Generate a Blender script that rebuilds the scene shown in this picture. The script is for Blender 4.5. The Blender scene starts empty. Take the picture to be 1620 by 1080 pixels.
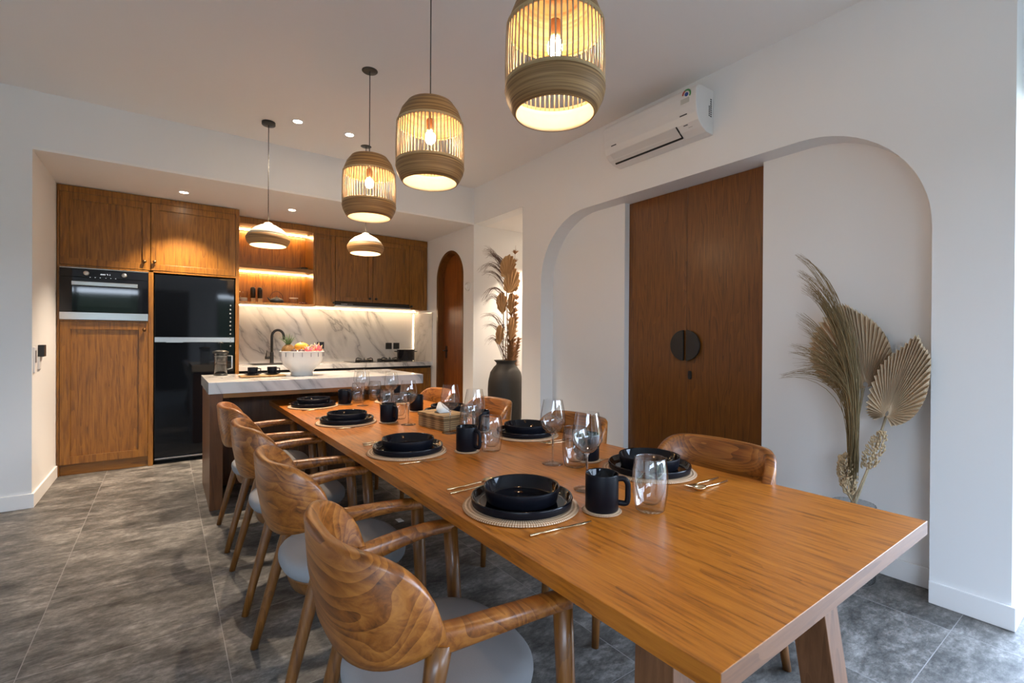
import bpy, bmesh, math, random
from mathutils import Vector, Matrix
random.seed(7)
PI = math.pi
scene = bpy.context.scene
COL = scene.collection

# ---------------------------------------------------------------- camera
F_PX = 753.11
YAW, PITCH, ROLL = math.radians(36.012), math.radians(0.2026), math.radians(0.3269)
CAM = Vector((0, 0, 1.25))
fw = Vector((math.sin(YAW)*math.cos(PITCH), math.cos(YAW)*math.cos(PITCH), -math.sin(PITCH)))
rt0 = Vector((math.cos(YAW), -math.sin(YAW), 0))
up0 = rt0.cross(fw)
rt = rt0*math.cos(ROLL) + up0*math.sin(ROLL)
up = -rt0*math.sin(ROLL) + up0*math.cos(ROLL)
cam_data = bpy.data.cameras.new('camera')
cam = bpy.data.objects.new('camera', cam_data)
COL.objects.link(cam)
cam_data.sensor_width = 36
cam_data.lens = F_PX/1620*36
cam_data.clip_start = 0.05
M = Matrix((rt, up, -fw)).transposed().to_4x4()
M.translation = CAM
cam.matrix_world = M
scene.camera = cam

# ---------------------------------------------------------------- world (sky seen through the openings)
world = bpy.data.worlds.new('sky')
scene.world = world
world.use_nodes = True
wn, wl = world.node_tree.nodes, world.node_tree.links
wn.clear()
wout = wn.new('ShaderNodeOutputWorld'); wbg = wn.new('ShaderNodeBackground')
wtc = wn.new('ShaderNodeTexCoord'); wsep = wn.new('ShaderNodeSeparateXYZ'); wr = wn.new('ShaderNodeValToRGB')
wl.new(wtc.outputs['Generated'], wsep.inputs[0]); wl.new(wsep.outputs['Z'], wr.inputs[0])
wr.color_ramp.elements[0].position = 0.0; wr.color_ramp.elements[0].color = (.12, .14, .12, 1)
wr.color_ramp.elements[1].position = 0.5; wr.color_ramp.elements[1].color = (.56, .73, 1.0, 1)
e = wr.color_ramp.elements.new(0.06); e.color = (.72, .84, 1.0, 1)
wl.new(wr.outputs[0], wbg.inputs[0]); wl.new(wbg.outputs[0], wout.inputs[0])
wbg.inputs[1].default_value = 16.5

def portal(name, loc, rot, sx, sy):
    d = bpy.data.lights.new(name, 'AREA'); d.shape = 'RECTANGLE'; d.size = sx; d.size_y = sy
    d.cycles.is_portal = True
    o = bpy.data.objects.new(name, d); COL.objects.link(o); o.location = loc; o.rotation_euler = rot
    return o
YB = -2.3                                   # glazed terrace side behind the camera
portal('terrace_opening_portal', (-2.15, YB-.1, 1.2), (PI/2, 0, 0), 3.3, 2.4)
portal('terrace_opening_portal', (1.98, YB-.1, 1.2), (PI/2, 0, 0), 1.9, 2.4)
portal('side_opening_portal', (3.3, -.9, 1.2), (0, PI/2, 0), 2.4, 2.5)

scene.view_settings.view_transform = 'Standard'
scene.view_settings.look = 'None'
scene.view_settings.gamma = 1
scene.view_settings.use_curve_mapping = False
scene.view_settings.exposure = 0.04
scene.cycles.max_bounces = 10
scene.cycles.diffuse_bounces = 5
scene.cycles.transparent_max_bounces = 32
scene.cycles.sample_clamp_indirect = 6.0

WARM = (1.0, .62, .30)
WARM2 = (1.0, .80, .60)

# ---------------------------------------------------------------- materials
def newmat(name):
    m = bpy.data.materials.new(name); m.use_nodes = True
    return m, m.node_tree.nodes, m.node_tree.links, m.node_tree.nodes['Principled BSDF']
def plain(name, c, rough=.5, metal=0, coat=0, spec=.5, bump=0, bscale=60, var=0):
    m, n, l, b = newmat(name)
    b.inputs['Base Color'].default_value = (*c, 1); b.inputs['Roughness'].default_value = rough
    b.inputs['Metallic'].default_value = metal; b.inputs['Specular IOR Level'].default_value = spec
    b.inputs['Coat Weight'].default_value = coat; b.inputs['Coat Roughness'].default_value = .08
    tc = n.new('ShaderNodeTexCoord'); nz = n.new('ShaderNodeTexNoise')
    nz.inputs['Scale'].default_value = bscale; nz.inputs['Detail'].default_value = 4
    l.new(tc.outputs['Object'], nz.inputs['Vector'])
    if bump:
        bp = n.new('ShaderNodeBump'); bp.inputs['Strength'].default_value = bump; bp.inputs['Distance'].default_value = .002
        l.new(nz.outputs[0], bp.inputs['Height']); l.new(bp.outputs[0], b.inputs['Normal'])
    if var:
        mx = n.new('ShaderNodeMixRGB'); mx.blend_type = 'MIX'
        mx.inputs[1].default_value = (*[x*(1-var) for x in c], 1); mx.inputs[2].default_value = (*[min(1, x*(1+var)) for x in c], 1)
        l.new(nz.outputs[0], mx.inputs[0]); l.new(mx.outputs[0], b.inputs['Base Color'])
    return m
def emit(name, c, s):
    m = bpy.data.materials.new(name); m.use_nodes = True
    n, l = m.node_tree.nodes, m.node_tree.links; n.clear()
    o = n.new('ShaderNodeOutputMaterial'); e = n.new('ShaderNodeEmission')
    e.inputs[0].default_value = (*c, 1); e.inputs[1].default_value = s; l.new(e.outputs[0], o.inputs[0])
    return m
def wood(name, dark, mid, light, axis='Z', scale=1.0, rough=.38, coat=.15, streak=26, swirl=0.25, seedoff=0.0, random_obj=False, fig=.13, rings=26):
    m, n, l, b = newmat(name)
    tc = n.new('ShaderNodeTexCoord'); mp = n.new('ShaderNodeMapping')
    s = {'X': (.07, 1, 1), 'Y': (1, .07, 1), 'Z': (1, 1, .07)}[axis]
    mp.inputs['Scale'].default_value = [v*scale for v in s]
    mp.inputs['Location'].default_value = (seedoff, seedoff*1.7, seedoff*.3)
    l.new(tc.outputs['Object'], mp.inputs['Vector'])
    src = mp.outputs[0]
    if random_obj:
        oi = n.new('ShaderNodeObjectInfo'); ad = n.new('ShaderNodeVectorMath'); ad.operation = 'MULTIPLY_ADD'
        ad.inputs[1].default_value = (1, 1, 1)
        mu = n.new('ShaderNodeVectorMath'); mu.operation = 'SCALE'; mu.inputs[0].default_value = (7, 5, 3)
        l.new(oi.outputs['Random'], mu.inputs['Scale']); l.new(src, ad.inputs[0]); l.new(mu.outputs[0], ad.inputs[2])
        src = ad.outputs[0]
    nz = n.new('ShaderNodeTexNoise'); nz.inputs['Scale'].default_value = streak; nz.inputs['Detail'].default_value = 8
    nz.inputs['Roughness'].default_value = .65; nz.inputs['Distortion'].default_value = swirl
    l.new(src, nz.inputs['Vector'])
    # cathedral figure: iso-lines of a slow noise
    n2 = n.new('ShaderNodeTexNoise'); n2.inputs['Scale'].default_value = streak*.11; n2.inputs['Detail'].default_value = 2
    n2.inputs['Distortion'].default_value = swirl*.6
    l.new(src, n2.inputs['Vector'])
    mm = n.new('ShaderNodeMath'); mm.operation = 'MULTIPLY'; mm.inputs[1].default_value = rings
    l.new(n2.outputs[0], mm.inputs[0])
    fr = n.new('ShaderNodeMath'); fr.operation = 'FRACT'; l.new(mm.outputs[0], fr.inputs[0])
    mx = n.new('ShaderNodeMath'); mx.operation = 'MULTIPLY_ADD'; mx.inputs[1].default_value = fig
    l.new(fr.outputs[0], mx.inputs[0])
    m3 = n.new('ShaderNodeMath'); m3.operation = 'MULTIPLY'; m3.inputs[1].default_value = .94-fig*.5; l.new(nz.outputs[0], m3.inputs[0])
    l.new(m3.outputs[0], mx.inputs[2])
    rp = n.new('ShaderNodeValToRGB'); cr = rp.color_ramp
    cr.elements[0].position = .27; cr.elements[0].color = (*dark, 1)
    cr.elements[1].position = .75; cr.elements[1].color = (*light, 1)
    e = cr.elements.new(.48); e.color = (*mid, 1)
    l.new(mx.outputs[0], rp.inputs[0]); l.new(rp.outputs[0], b.inputs['Base Color'])
    b.inputs['Roughness'].default_value = rough; b.inputs['Coat Weight'].default_value = coat; b.inputs['Coat Roughness'].default_value = .22
    bp = n.new('ShaderNodeBump'); bp.inputs['Strength'].default_value = .12; bp.inputs['Distance'].default_value = .001
    l.new(nz.outputs[0], bp.inputs['Height']); l.new(bp.outputs[0], b.inputs['Normal'])
    return m
CD, CM_, CL = (.085, .028, .003), (.215, .084, .008), (.33, .140, .017)
W_CAB = wood('teak cabinet veneer', CD, CM_, CL, 'Z', streak=55)
W_CABX = wood('teak cabinet veneer horizontal', CD, CM_, CL, 'X')
W_DOOR = wood('dark teak door', (.060, .017, .002), (.135, .043, .004), (.20, .070, .008), 'Z', seedoff=4, streak=60, fig=.2)
W_ISL = wood('teak island panel', (.055, .018, .005), (.12, .042, .011), (.18, .068, .020), 'Z', seedoff=2)
W_TAB = wood('teak table top', (.13, .033, .003), (.41, .128, .010), (.56, .200, .021), 'Y', streak=75, rough=.36, coat=.12, swirl=.35, seedoff=1, fig=.09)
W_TABX = wood('teak table end', (.09, .032, .009), (.18, .072, .024), (.26, .115, .045), 'X', streak=40, rough=.4)
W_TLEG = wood('teak table leg', (.08, .030, .009), (.15, .060, .021), (.22, .095, .038), 'Z', streak=40, rough=.4)
W_CH = wood('carved teak chair', (.060, .015, .002), (.235, .070, .008), (.42, .155, .026), 'Y', scale=.9, streak=30, swirl=1.5, rough=.36, coat=.2, random_obj=True, fig=.22, rings=34)
W_CHL = wood('teak chair leg', (.065, .021, .003), (.165, .058, .008), (.25, .098, .018), 'Z', streak=60, rough=.35, coat=.25, random_obj=True)
W_TRAY = wood('acacia tray', (.16, .08, .02), (.36, .19, .05), (.5, .3, .1), 'X')
WALL = plain('white wall paint', (.82, .82, .82), .85, bump=.08, bscale=90)
CEIL = plain('white ceiling paint', (.86, .84, .82), .9)
TRIM = plain('white gloss trim', (.86, .86, .86), .35)
BLACK = plain('black satin ceramic', (.0055, .006, .010), .42, spec=.16, bump=.03, bscale=200)
GLAZE = plain('black glaze', (.003, .0035, .006), .07, coat=.0, spec=.32)
BMETAL = plain('black metal', (.012, .012, .012), .35)
STEEL = plain('brushed steel', (.62, .62, .62), .28, metal=1)
GOLD = plain('brushed champagne gold', (.72, .55, .33), .25, metal=1)
BRONZE = plain('antique bronze', (.16, .085, .04), .35, metal=1)
FRIDGE = plain('black gloss glass', (.003, .004, .006), .05, coat=.0, spec=.4)
OVENG = plain('oven dark glass', (.005, .006, .009), .04, spec=.5)
FABRIC = plain('grey seat fabric', (.27, .27, .28), .9, bump=.25, bscale=400)
VASE = plain('matte black clay', (.016, .015, .014), .55, bump=.15, bscale=60)
ACW = plain('white plastic', (.74, .73, .72), .35)
DARKGAP = plain('dark gap', (.01, .01, .01), .8)
PORC = plain('white porcelain', (.82, .81, .79), .15, coat=.4)
LINE = plain('grey glaze line', (.2, .2, .22), .4)
PAPER = plain('white tissue paper', (.85, .85, .83), .9)
CORD = plain('grey textile cord', (.07, .065, .06), .7)
SLAT = plain('bamboo slat', (.50, .37, .23), .5, var=.25, bscale=8)
GRASS = plain('dried olive grass', (.235, .165, .075), .75, var=.35, bscale=12)
FANL = plain('dried palm leaf', (.60, .455, .30), .75, var=.22, bscale=14)
FANB = plain('brown dried palm leaf', (.46, .28, .13), .75, var=.3, bscale=14)
PLUME = plain('rust brown plume', (.30, .14, .055), .85, var=.3, bscale=14)
PLUMED = plain('dark feather frond', (.10, .055, .045), .8, var=.3, bscale=14)
SEEDM = plain('dried seed husk', (.56, .41, .24), .8, var=.3, bscale=60)
LED = emit('warm led strip', (1, .72, .44), 36)
LEDS = emit('warm led strip behind shelf', (1, .60, .25), 120)
BULB = emit('glowing bulb', (1, .70, .42), 330)
DLGT = emit('downlight lens', (1, .80, .58), 90)
DISP = emit('white display digits', (.9, .95, 1), 2.0)

def bands(name, dark, light, emit_in=False):
    """coiled bamboo strips: fine rings around the axis"""
    m, n, l, b = newmat(name)
    tc = n.new('ShaderNodeTexCoord'); mp = n.new('ShaderNodeMapping'); mp.inputs['Scale'].default_value = (2.5, 2.5, 150)
    l.new(tc.outputs['Object'], mp.inputs[0])
    nz = n.new('ShaderNodeTexNoise'); nz.inputs['Scale'].default_value = 1.0; nz.inputs['Detail'].default_value = 3
    l.new(mp.outputs[0], nz.inputs['Vector'])
    rp = n.new('ShaderNodeValToRGB'); rp.color_ramp.elements[0].position = .33; rp.color_ramp.elements[1].position = .66
    rp.color_ramp.elements[0].color = (*dark, 1); rp.color_ramp.elements[1].color = (*light, 1)
    l.new(nz.outputs[0], rp.inputs[0]); l.new(rp.outputs[0], b.inputs['Base Color'])
    b.inputs['Roughness'].default_value = .55
    bp = n.new('ShaderNodeBump'); bp.inputs['Strength'].default_value = .5; bp.inputs['Distance'].default_value = .002
    l.new(nz.outputs[0], bp.inputs['Height']); l.new(bp.outputs[0], b.inputs['Normal'])
    return m
COIL = bands('coiled bamboo', (.15, .070, .020), (.44, .250, .095))
COILB = bands('pale coiled bamboo', (.34, .21, .09), (.58, .40, .20))
INNER = plain('cream painted inside', (.58, .50, .36), .7, bump=.5, bscale=30, var=.12)

def rattan(name, c1, c2, radial=True, scale=150):
    m, n, l, b = newmat(name)
    tc = n.new('ShaderNodeTexCoord')
    sep = n.new('ShaderNodeSeparateXYZ'); l.new(tc.outputs['Object'], sep.inputs[0])
    if radial:
        at = n.new('ShaderNodeMath'); at.operation = 'ARCTAN2'; l.new(sep.outputs['Y'], at.inputs[0]); l.new(sep.outputs['X'], at.inputs[1])
        mu = n.new('ShaderNodeMath'); mu.operation = 'MULTIPLY'; mu.inputs[1].default_value = scale; l.new(at.outputs[0], mu.inputs[0])
        ln = n.new('ShaderNodeVectorMath'); ln.operation = 'LENGTH'; l.new(tc.outputs['Object'], ln.inputs[0])
        m2 = n.new('ShaderNodeMath'); m2.operation = 'MULTIPLY'; m2.inputs[1].default_value = 520; l.new(ln.outputs['Value'], m2.inputs[0])
    else:
        mu = n.new('ShaderNodeMath'); mu.operation = 'MULTIPLY'; mu.inputs[1].default_value = scale; l.new(sep.outputs['Y'], mu.inputs[0])
        m2 = n.new('ShaderNodeMath'); m2.operation = 'MULTIPLY'; m2.inputs[1].default_value = 520; l.new(sep.outputs['Z'], m2.inputs[0])
    s1 = n.new('ShaderNodeMath'); s1.operation = 'SINE'; l.new(mu.outputs[0], s1.inputs[0])
    s2 = n.new('ShaderNodeMath'); s2.operation = 'SINE'; l.new(m2.outputs[0], s2.inputs[0])
    ad = n.new('ShaderNodeMath'); ad.operation = 'ADD'; l.new(s1.outputs[0], ad.inputs[0]); l.new(s2.outputs[0], ad.inputs[1])
    mr = n.new('ShaderNodeMapRange'); mr.inputs[1].default_value = -1.2; mr.inputs[2].default_value = 1.2; l.new(ad.outputs[0], mr.inputs[0])
    mx = n.new('ShaderNodeMixRGB'); mx.inputs[1].default_value = (*c1, 1); mx.inputs[2].default_value = (*c2, 1)
    l.new(mr.outputs[0], mx.inputs[0]); l.new(mx.outputs[0], b.inputs['Base Color']); b.inputs['Roughness'].default_value = .6
    bp = n.new('ShaderNodeBump'); bp.inputs['Strength'].default_value = .6; bp.inputs['Distance'].default_value = .002
    l.new(mr.outputs[0], bp.inputs['Height']); l.new(bp.outputs[0], b.inputs['Normal'])
    return m
MAT = rattan('woven rattan mat', (.28, .14, .06), (.80, .58, .38))
WICK = rattan('wicker box weave', (.13, .07, .025), (.42, .27, .12), False, 70)

def marble(name, base, vein, ax=(1, .2, .8), rough=.12):
    m, n, l, b = newmat(name)
    tc = n.new('ShaderNodeTexCoord'); mp = n.new('ShaderNodeMapping'); mp.vector_type = 'TEXTURE'; mp.inputs['Rotation'].default_value = (0, -.62, .15)
    mp.inputs['Scale'].default_value = ax
    l.new(tc.outputs['Object'], mp.inputs[0])
    nz = n.new('ShaderNodeTexNoise'); nz.inputs['Scale'].default_value = 1.9; nz.inputs['Detail'].default_value = 6; nz.inputs['Distortion'].default_value = .35
    l.new(mp.outputs[0], nz.inputs['Vector'])
    sb = n.new('ShaderNodeMath'); sb.operation = 'SUBTRACT'; sb.inputs[1].default_value = .5; l.new(nz.outputs[0], sb.inputs[0])
    ab = n.new('ShaderNodeMath'); ab.operation = 'ABSOLUTE'; l.new(sb.outputs[0], ab.inputs[0])
    rp = n.new('ShaderNodeValToRGB'); rp.color_ramp.elements[0].position = 0; rp.color_ramp.elements[0].color = (*vein, 1)
    rp.color_ramp.elements[1].position = .07; rp.color_ramp.elements[1].color = (*base, 1)
    e = rp.color_ramp.elements.new(.012); e.color = (*[(a*.45+c*.55) for a, c in zip(vein, base)], 1)
    l.new(ab.outputs[0], rp.inputs[0])
    n2 = n.new('ShaderNodeTexNoise'); n2.inputs['Scale'].default_value = 1.3; n2.inputs['Detail'].default_value = 3; l.new(tc.outputs['Object'], n2.inputs['Vector'])
    r2 = n.new('ShaderNodeValToRGB'); r2.color_ramp.elements[0].position = .34; r2.color_ramp.elements[1].position = .52
    l.new(n2.outputs[0], r2.inputs[0])
    mx = n.new('ShaderNodeMixRGB'); mx.inputs[1].default_value = (*base, 1); l.new(r2.outputs[0], mx.inputs[0]); l.new(rp.outputs[0], mx.inputs[2])
    l.new(mx.outputs[0], b.inputs['Base Color']); b.inputs['Roughness'].default_value = rough
    return m
MARB = marble('white veined marble', (.72, .70, .67), (.30, .29, .29), (.55, 1, 1.9))

def tile_floor():
    m, n, l, b = newmat('grey slate tiles')
    tc = n.new('ShaderNodeTexCoord'); sep = n.new('ShaderNodeSeparateXYZ'); l.new(tc.outputs['Object'], sep.inputs[0])
    def grid(out, off):
        a = n.new('ShaderNodeMath'); a.operation = 'SUBTRACT'; a.inputs[1].default_value = off; l.new(out, a.inputs[0])
        d = n.new('ShaderNodeMath'); d.operation = 'DIVIDE'; d.inputs[1].default_value = .64; l.new(a.outputs[0], d.inputs[0])
        f = n.new('ShaderNodeMath'); f.operation = 'FRACT'; l.new(d.outputs[0], f.inputs[0])
        fl = n.new('ShaderNodeMath'); fl.operation = 'FLOOR'; l.new(d.outputs[0], fl.inputs[0])
        p = n.new('ShaderNodeMath'); p.operation = 'PINGPONG'; p.inputs[1].default_value = .5; l.new(f.outputs[0], p.inputs[0])
        return p.outputs[0], fl.outputs[0]
    gx, fx = grid(sep.outputs['X'], .198-6.4); gy, fy = grid(sep.outputs['Y'], .543-6.4)
    mn = n.new('ShaderNodeMath'); mn.operation = 'MINIMUM'; l.new(gx, mn.inputs[0]); l.new(gy, mn.inputs[1])
    lt = n.new('ShaderNodeMath'); lt.operation = 'LESS_THAN'; lt.inputs[1].default_value = .0024; l.new(mn.outputs[0], lt.inputs[0])
    # per tile offset
    cb = n.new('ShaderNodeCombineXYZ'); l.new(fx, cb.inputs[0]); l.new(fy, cb.inputs[1])
    wnz = n.new('ShaderNodeTexWhiteNoise'); l.new(cb.outputs[0], wnz.inputs['Vector'])
    sc = n.new('ShaderNodeVectorMath'); sc.operation = 'SCALE'; sc.inputs['Scale'].default_value = 9; l.new(wnz.outputs['Color'], sc.inputs[0])
    mp = n.new('ShaderNodeMapping'); mp.inputs['Scale'].default_value = (.65, 1.25, 1); mp.inputs['Rotation'].default_value = (0, 0, .10)
    l.new(tc.outputs['Object'], mp.inputs[0])
    ad = n.new('ShaderNodeVectorMath'); ad.operation = 'ADD'; l.new(mp.outputs[0], ad.inputs[0]); l.new(sc.outputs[0], ad.inputs[1])
    nz = n.new('ShaderNodeTexNoise'); nz.inputs['Scale'].default_value = 5.5; nz.inputs['Detail'].default_value = 13; nz.inputs['Roughness'].default_value = .78
    nz.inputs['Distortion'].default_value = .12; l.new(ad.outputs[0], nz.inputs['Vector'])
    rp = n.new('ShaderNodeValToRGB'); c = rp.color_ramp
    c.elements[0].position = .36; c.elements[0].color = (.028, .027, .025, 1)
    c.elements[1].position = .66; c.elements[1].color = (.29, .275, .255, 1)
    e = c.elements.new(.5); e.color = (.115, .109, .100, 1)
    l.new(nz.outputs[0], rp.inputs[0])
    mx = n.new('ShaderNodeMixRGB'); mx.inputs[2].default_value = (.27, .26, .25, 1)
    n3 = n.new('ShaderNodeTexNoise'); n3.inputs['Scale'].default_value = 38; n3.inputs['Detail'].default_value = 8; n3.inputs['Roughness'].default_value = .75
    l.new(ad.outputs[0], n3.inputs['Vector'])
    r3 = n.new('ShaderNodeValToRGB'); r3.color_ramp.elements[0].position = .36; r3.color_ramp.elements[0].color = (.45, .45, .45, 1)
    r3.color_ramp.elements[1].position = .64; r3.color_ramp.elements[1].color = (1.5, 1.5, 1.5, 1); l.new(n3.outputs[0], r3.inputs[0])
    m4 = n.new('ShaderNodeMixRGB'); m4.blend_type = 'MULTIPLY'; m4.inputs[0].default_value = .75
    l.new(rp.outputs[0], m4.inputs[1]); l.new(r3.outputs[0], m4.inputs[2])
    l.new(lt.outputs[0], mx.inputs[0]); l.new(m4.outputs[0], mx.inputs[1]); l.new(mx.outputs[0], b.inputs['Base Color'])
    b.inputs['Roughness'].default_value = .5
    bp = n.new('ShaderNodeBump'); bp.inputs['Strength'].default_value = .25; bp.inputs['Distance'].default_value = .004
    l.new(nz.outputs[0], bp.inputs['Height']); l.new(bp.outputs[0], b.inputs['Normal'])
    return m
FLOOR = tile_floor()

def thin_glass(name, tint=(.97, .98, .98), ior=1.5, refl=1.0):
    """clear thin-walled glass: see-through with fresnel reflections"""
    m = bpy.data.materials.new(name); m.use_nodes = True
    n, l = m.node_tree.nodes, m.node_tree.links; n.clear()
    o = n.new('ShaderNodeOutputMaterial'); mix = n.new('ShaderNodeMixShader'); tr = n.new('ShaderNodeBsdfTransparent'); gl = n.new('ShaderNodeBsdfGlossy')
    lw = n.new('ShaderNodeLayerWeight'); lw.inputs[0].default_value = .5
    rp = n.new('ShaderNodeValToRGB'); rp.color_ramp.elements[0].position = 0; rp.color_ramp.elements[0].color = (.09, .09, .09, 1)
    rp.color_ramp.elements[1].position = 1; rp.color_ramp.elements[1].color = (.75*refl,)*3+(1,)
    e = rp.color_ramp.elements.new(.70); e.color = (.22, .22, .22, 1)
    l.new(lw.outputs['Facing'], rp.inputs[0])
    r2 = n.new('ShaderNodeValToRGB'); r2.color_ramp.elements[0].color = (*tint, 1); r2.color_ramp.elements[1].color = (.35, .36, .37, 1)
    r2.color_ramp.elements[0].position = .6; l.new(lw.outputs['Facing'], r2.inputs[0]); l.new(r2.outputs[0], tr.inputs[0])
    gl.inputs['Roughness'].default_value = .01
    l.new(rp.outputs[0], mix.inputs[0]); l.new(tr.outputs[0], mix.inputs[1]); l.new(gl.outputs[0], mix.inputs[2]); l.new(mix.outputs[0], o.inputs[0])
    return m
GLASS = thin_glass('clear drinking glass')
SOLIDG, _n, _l, _b = newmat('solid clear glass'); _b.inputs['Transmission Weight'].default_value = 1; _b.inputs['IOR'].default_value = 1.5; _b.inputs['Roughness'].default_value = .0
RGLASS = thin_glass('ribbed vase glass', (.85, .88, .90))

# ---------------------------------------------------------------- mesh helpers
class MB:
    def __init__(s): s.bm = bmesh.new(); s.mats = []
    def mi(s, m):
        if m is None: return 0
        if m not in s.mats: s.mats.append(m)
        return s.mats.index(m)
    def box(s, x0, x1, y0, y1, z0, z1, m=None):
        i = s.mi(m)
        v = [s.bm.verts.new(p) for p in [(x0,y0,z0),(x1,y0,z0),(x1,y1,z0),(x0,y1,z0),(x0,y0,z1),(x1,y0,z1),(x1,y1,z1),(x0,y1,z1)]]
        for q in [(3,2,1,0),(4,5,6,7),(0,1,5,4),(1,2,6,5),(2,3,7,6),(3,0,4,7)]:
            f = s.bm.faces.new([v[k] for k in q]); f.material_index = i
        return v
    def hexa(s, bot, top, m=None):
        i = s.mi(m); v = [s.bm.verts.new(p) for p in list(bot)+list(top)]
        for q in [(3,2,1,0),(4,5,6,7),(0,1,5,4),(1,2,6,5),(2,3,7,6),(3,0,4,7)]:
            f = s.bm.faces.new([v[k] for k in q]); f.material_index = i
    def lathe(s, prof, n=40, c=(0,0,0), m=None, axis='Z', close=False, flute=0, fluten=0, flo=0):
        i = s.mi(m); rings = []
        for (r, z) in prof:
            ring = []
            for k in range(n):
                a = 2*PI*k/n; rr = r*(1+flute*math.cos(fluten*a)) if fluten else r
                p = {'Z': (rr*math.cos(a), rr*math.sin(a), z), 'X': (z, rr*math.cos(a), rr*math.sin(a)), 'Y': (rr*math.sin(a), z, rr*math.cos(a))}[axis]
                ring.append(s.bm.verts.new((p[0]+c[0], p[1]+c[1], p[2]+c[2])))
            rings.append(ring)
        for a, b in zip(rings, rings[1:]):
            for k in range(n):
                f = s.bm.faces.new((a[k], a[(k+1) % n], b[(k+1) % n], b[k])); f.material_index = i; f.smooth = True
        if prof[0][0] > 1e-6 and close:
            f = s.bm.faces.new(list(reversed(rings[0]))); f.material_index = i
        if prof[-1][0] > 1e-6 and close:
            f = s.bm.faces.new(rings[-1]); f.material_index = i
        return s
    def tube(s, pts, rad, n=10, m=None, cap=True, flat=1.0, upv=None):
        i = s.mi(m); pts = [Vector(p) for p in pts]
        if not hasattr(rad, '__len__'): rad = [rad]*len(pts)
        rings = []; prev = None
        for k, p in enumerate(pts):
            t = (pts[min(k+1, len(pts)-1)]-pts[max(k-1, 0)]).normalized()
            if upv is not None: a = Vector(upv)
            elif prev is not None: a = prev
            else: a = Vector((0,0,1)) if abs(t.z) < .9 else Vector((1,0,0))
            u = (a - t*a.dot(t)).normalized(); prev = u; w = t.cross(u)
            rings.append([s.bm.verts.new(p+u*math.cos(2*PI*j/n)*rad[k]*flat+w*math.sin(2*PI*j/n)*rad[k]) for j in range(n)])
        for a, b in zip(rings, rings[1:]):
            for j in range(n):
                f = s.bm.faces.new((a[j], a[(j+1) % n], b[(j+1) % n], b[j])); f.material_index = i; f.smooth = True
        if cap:
            f = s.bm.faces.new(list(reversed(rings[0]))); f.material_index = i
            f = s.bm.faces.new(rings[-1]); f.material_index = i
        return s
    def loft(s, loops, m=None, closed=True, cap=True):
        i = s.mi(m); L = [[s.bm.verts.new(p) for p in lp] for lp in loops]; n = len(L[0])
        for a, b in zip(L, L[1:]):
            for j in range(n if closed else n-1):
                f = s.bm.faces.new((a[j], a[(j+1) % n], b[(j+1) % n], b[j])); f.material_index = i; f.smooth = True
        if cap:
            f = s.bm.faces.new(list(reversed(L[0]))); f.material_index = i; f.smooth = True
            f = s.bm.faces.new(L[-1]); f.material_index = i; f.smooth = True
        return s
    def prism(s, poly, a0, a1, axis='X', m=None):
        """polygon extruded: axis X -> poly in (y,z)"""
        i = s.mi(m)
        def P(p, a): return {'X': (a, p[0], p[1]), 'Y': (p[0], a, p[1]), 'Z': (p[0], p[1], a)}[axis]
        A = [s.bm.verts.new(P(p, a0)) for p in poly]; B = [s.bm.verts.new(P(p, a1)) for p in poly]
        f = s.bm.faces.new(A); f.material_index = i; f = s.bm.faces.new(list(reversed(B))); f.material_index = i
        n = len(poly)
        for j in range(n):
            f = s.bm.faces.new((A[j], B[j], B[(j+1) % n], A[(j+1) % n])); f.material_index = i
        return s
    def ball(s, c, r, m=None, sc=(1,1,1), sub=2):
        i = s.mi(m)
        g = bmesh.ops.create_icosphere(s.bm, subdivisions=sub, radius=r)
        for v in g['verts']: v.co = Vector((v.co.x*sc[0]+c[0], v.co.y*sc[1]+c[1], v.co.z*sc[2]+c[2]))
        for f in {f for v in g['verts'] for f in v.link_faces}: f.material_index = i; f.smooth = True
        return s
    def build(s, name, m=None, parent=None, bevel=0, seg=2, subsurf=0, solid=0, origin=None, recalc=True, smooth_angle=None):
        if recalc: bmesh.ops.recalc_face_normals(s.bm, faces=s.bm.faces[:])
        if origin is not None: bmesh.ops.translate(s.bm, verts=s.bm.verts[:], vec=-Vector(origin))
        me = bpy.data.meshes.new(name); s.bm.to_mesh(me); s.bm.free()
        for k in (s.mats or [m]): me.materials.append(k if k is not None else m)
        o = bpy.data.objects.new(name, me); COL.objects.link(o)
        if origin is not None: o.location = origin
        if parent is not None: o.parent = parent
        if solid:
            d = o.modifiers.new('thickness', 'SOLIDIFY'); d.thickness = solid; d.offset = 0
        if bevel:
            d = o.modifiers.new('bevel', 'BEVEL'); d.width = bevel; d.segments = seg; d.limit_method = 'ANGLE'
        if subsurf:
            d = o.modifiers.new('smooth', 'SUBSURF'); d.levels = subsurf; d.render_levels = subsurf
        return o
def tag(o, label=None, cat=None, group=None, kind=None):
    for k, v in (('label', label), ('category', cat), ('group', group), ('kind', kind)):
        if v: o[k] = v
    return o
def empty(name, loc, rz=0, label=None, cat=None, group=None):
    o = bpy.data.objects.new(name, None); COL.objects.link(o); o.location = loc; o.rotation_euler = (0, 0, rz)
    o.empty_display_size = .05
    return tag(o, label, cat, group)
CH = {}
def kids(o): return [c for c in bpy.data.objects if c.parent == o]
def copy_tree(o, loc, rz, label, parent=None):
    src = kids(o)
    c = o.copy(); COL.objects.link(c)
    if parent is None:
        c.location = loc; c.rotation_euler = (0, 0, rz); c['label'] = label
    else: c.parent = parent
    for k in src: copy_tree(k, None, 0, None, c)
    return c
def struct(o): o['kind'] = 'structure'; return o
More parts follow.
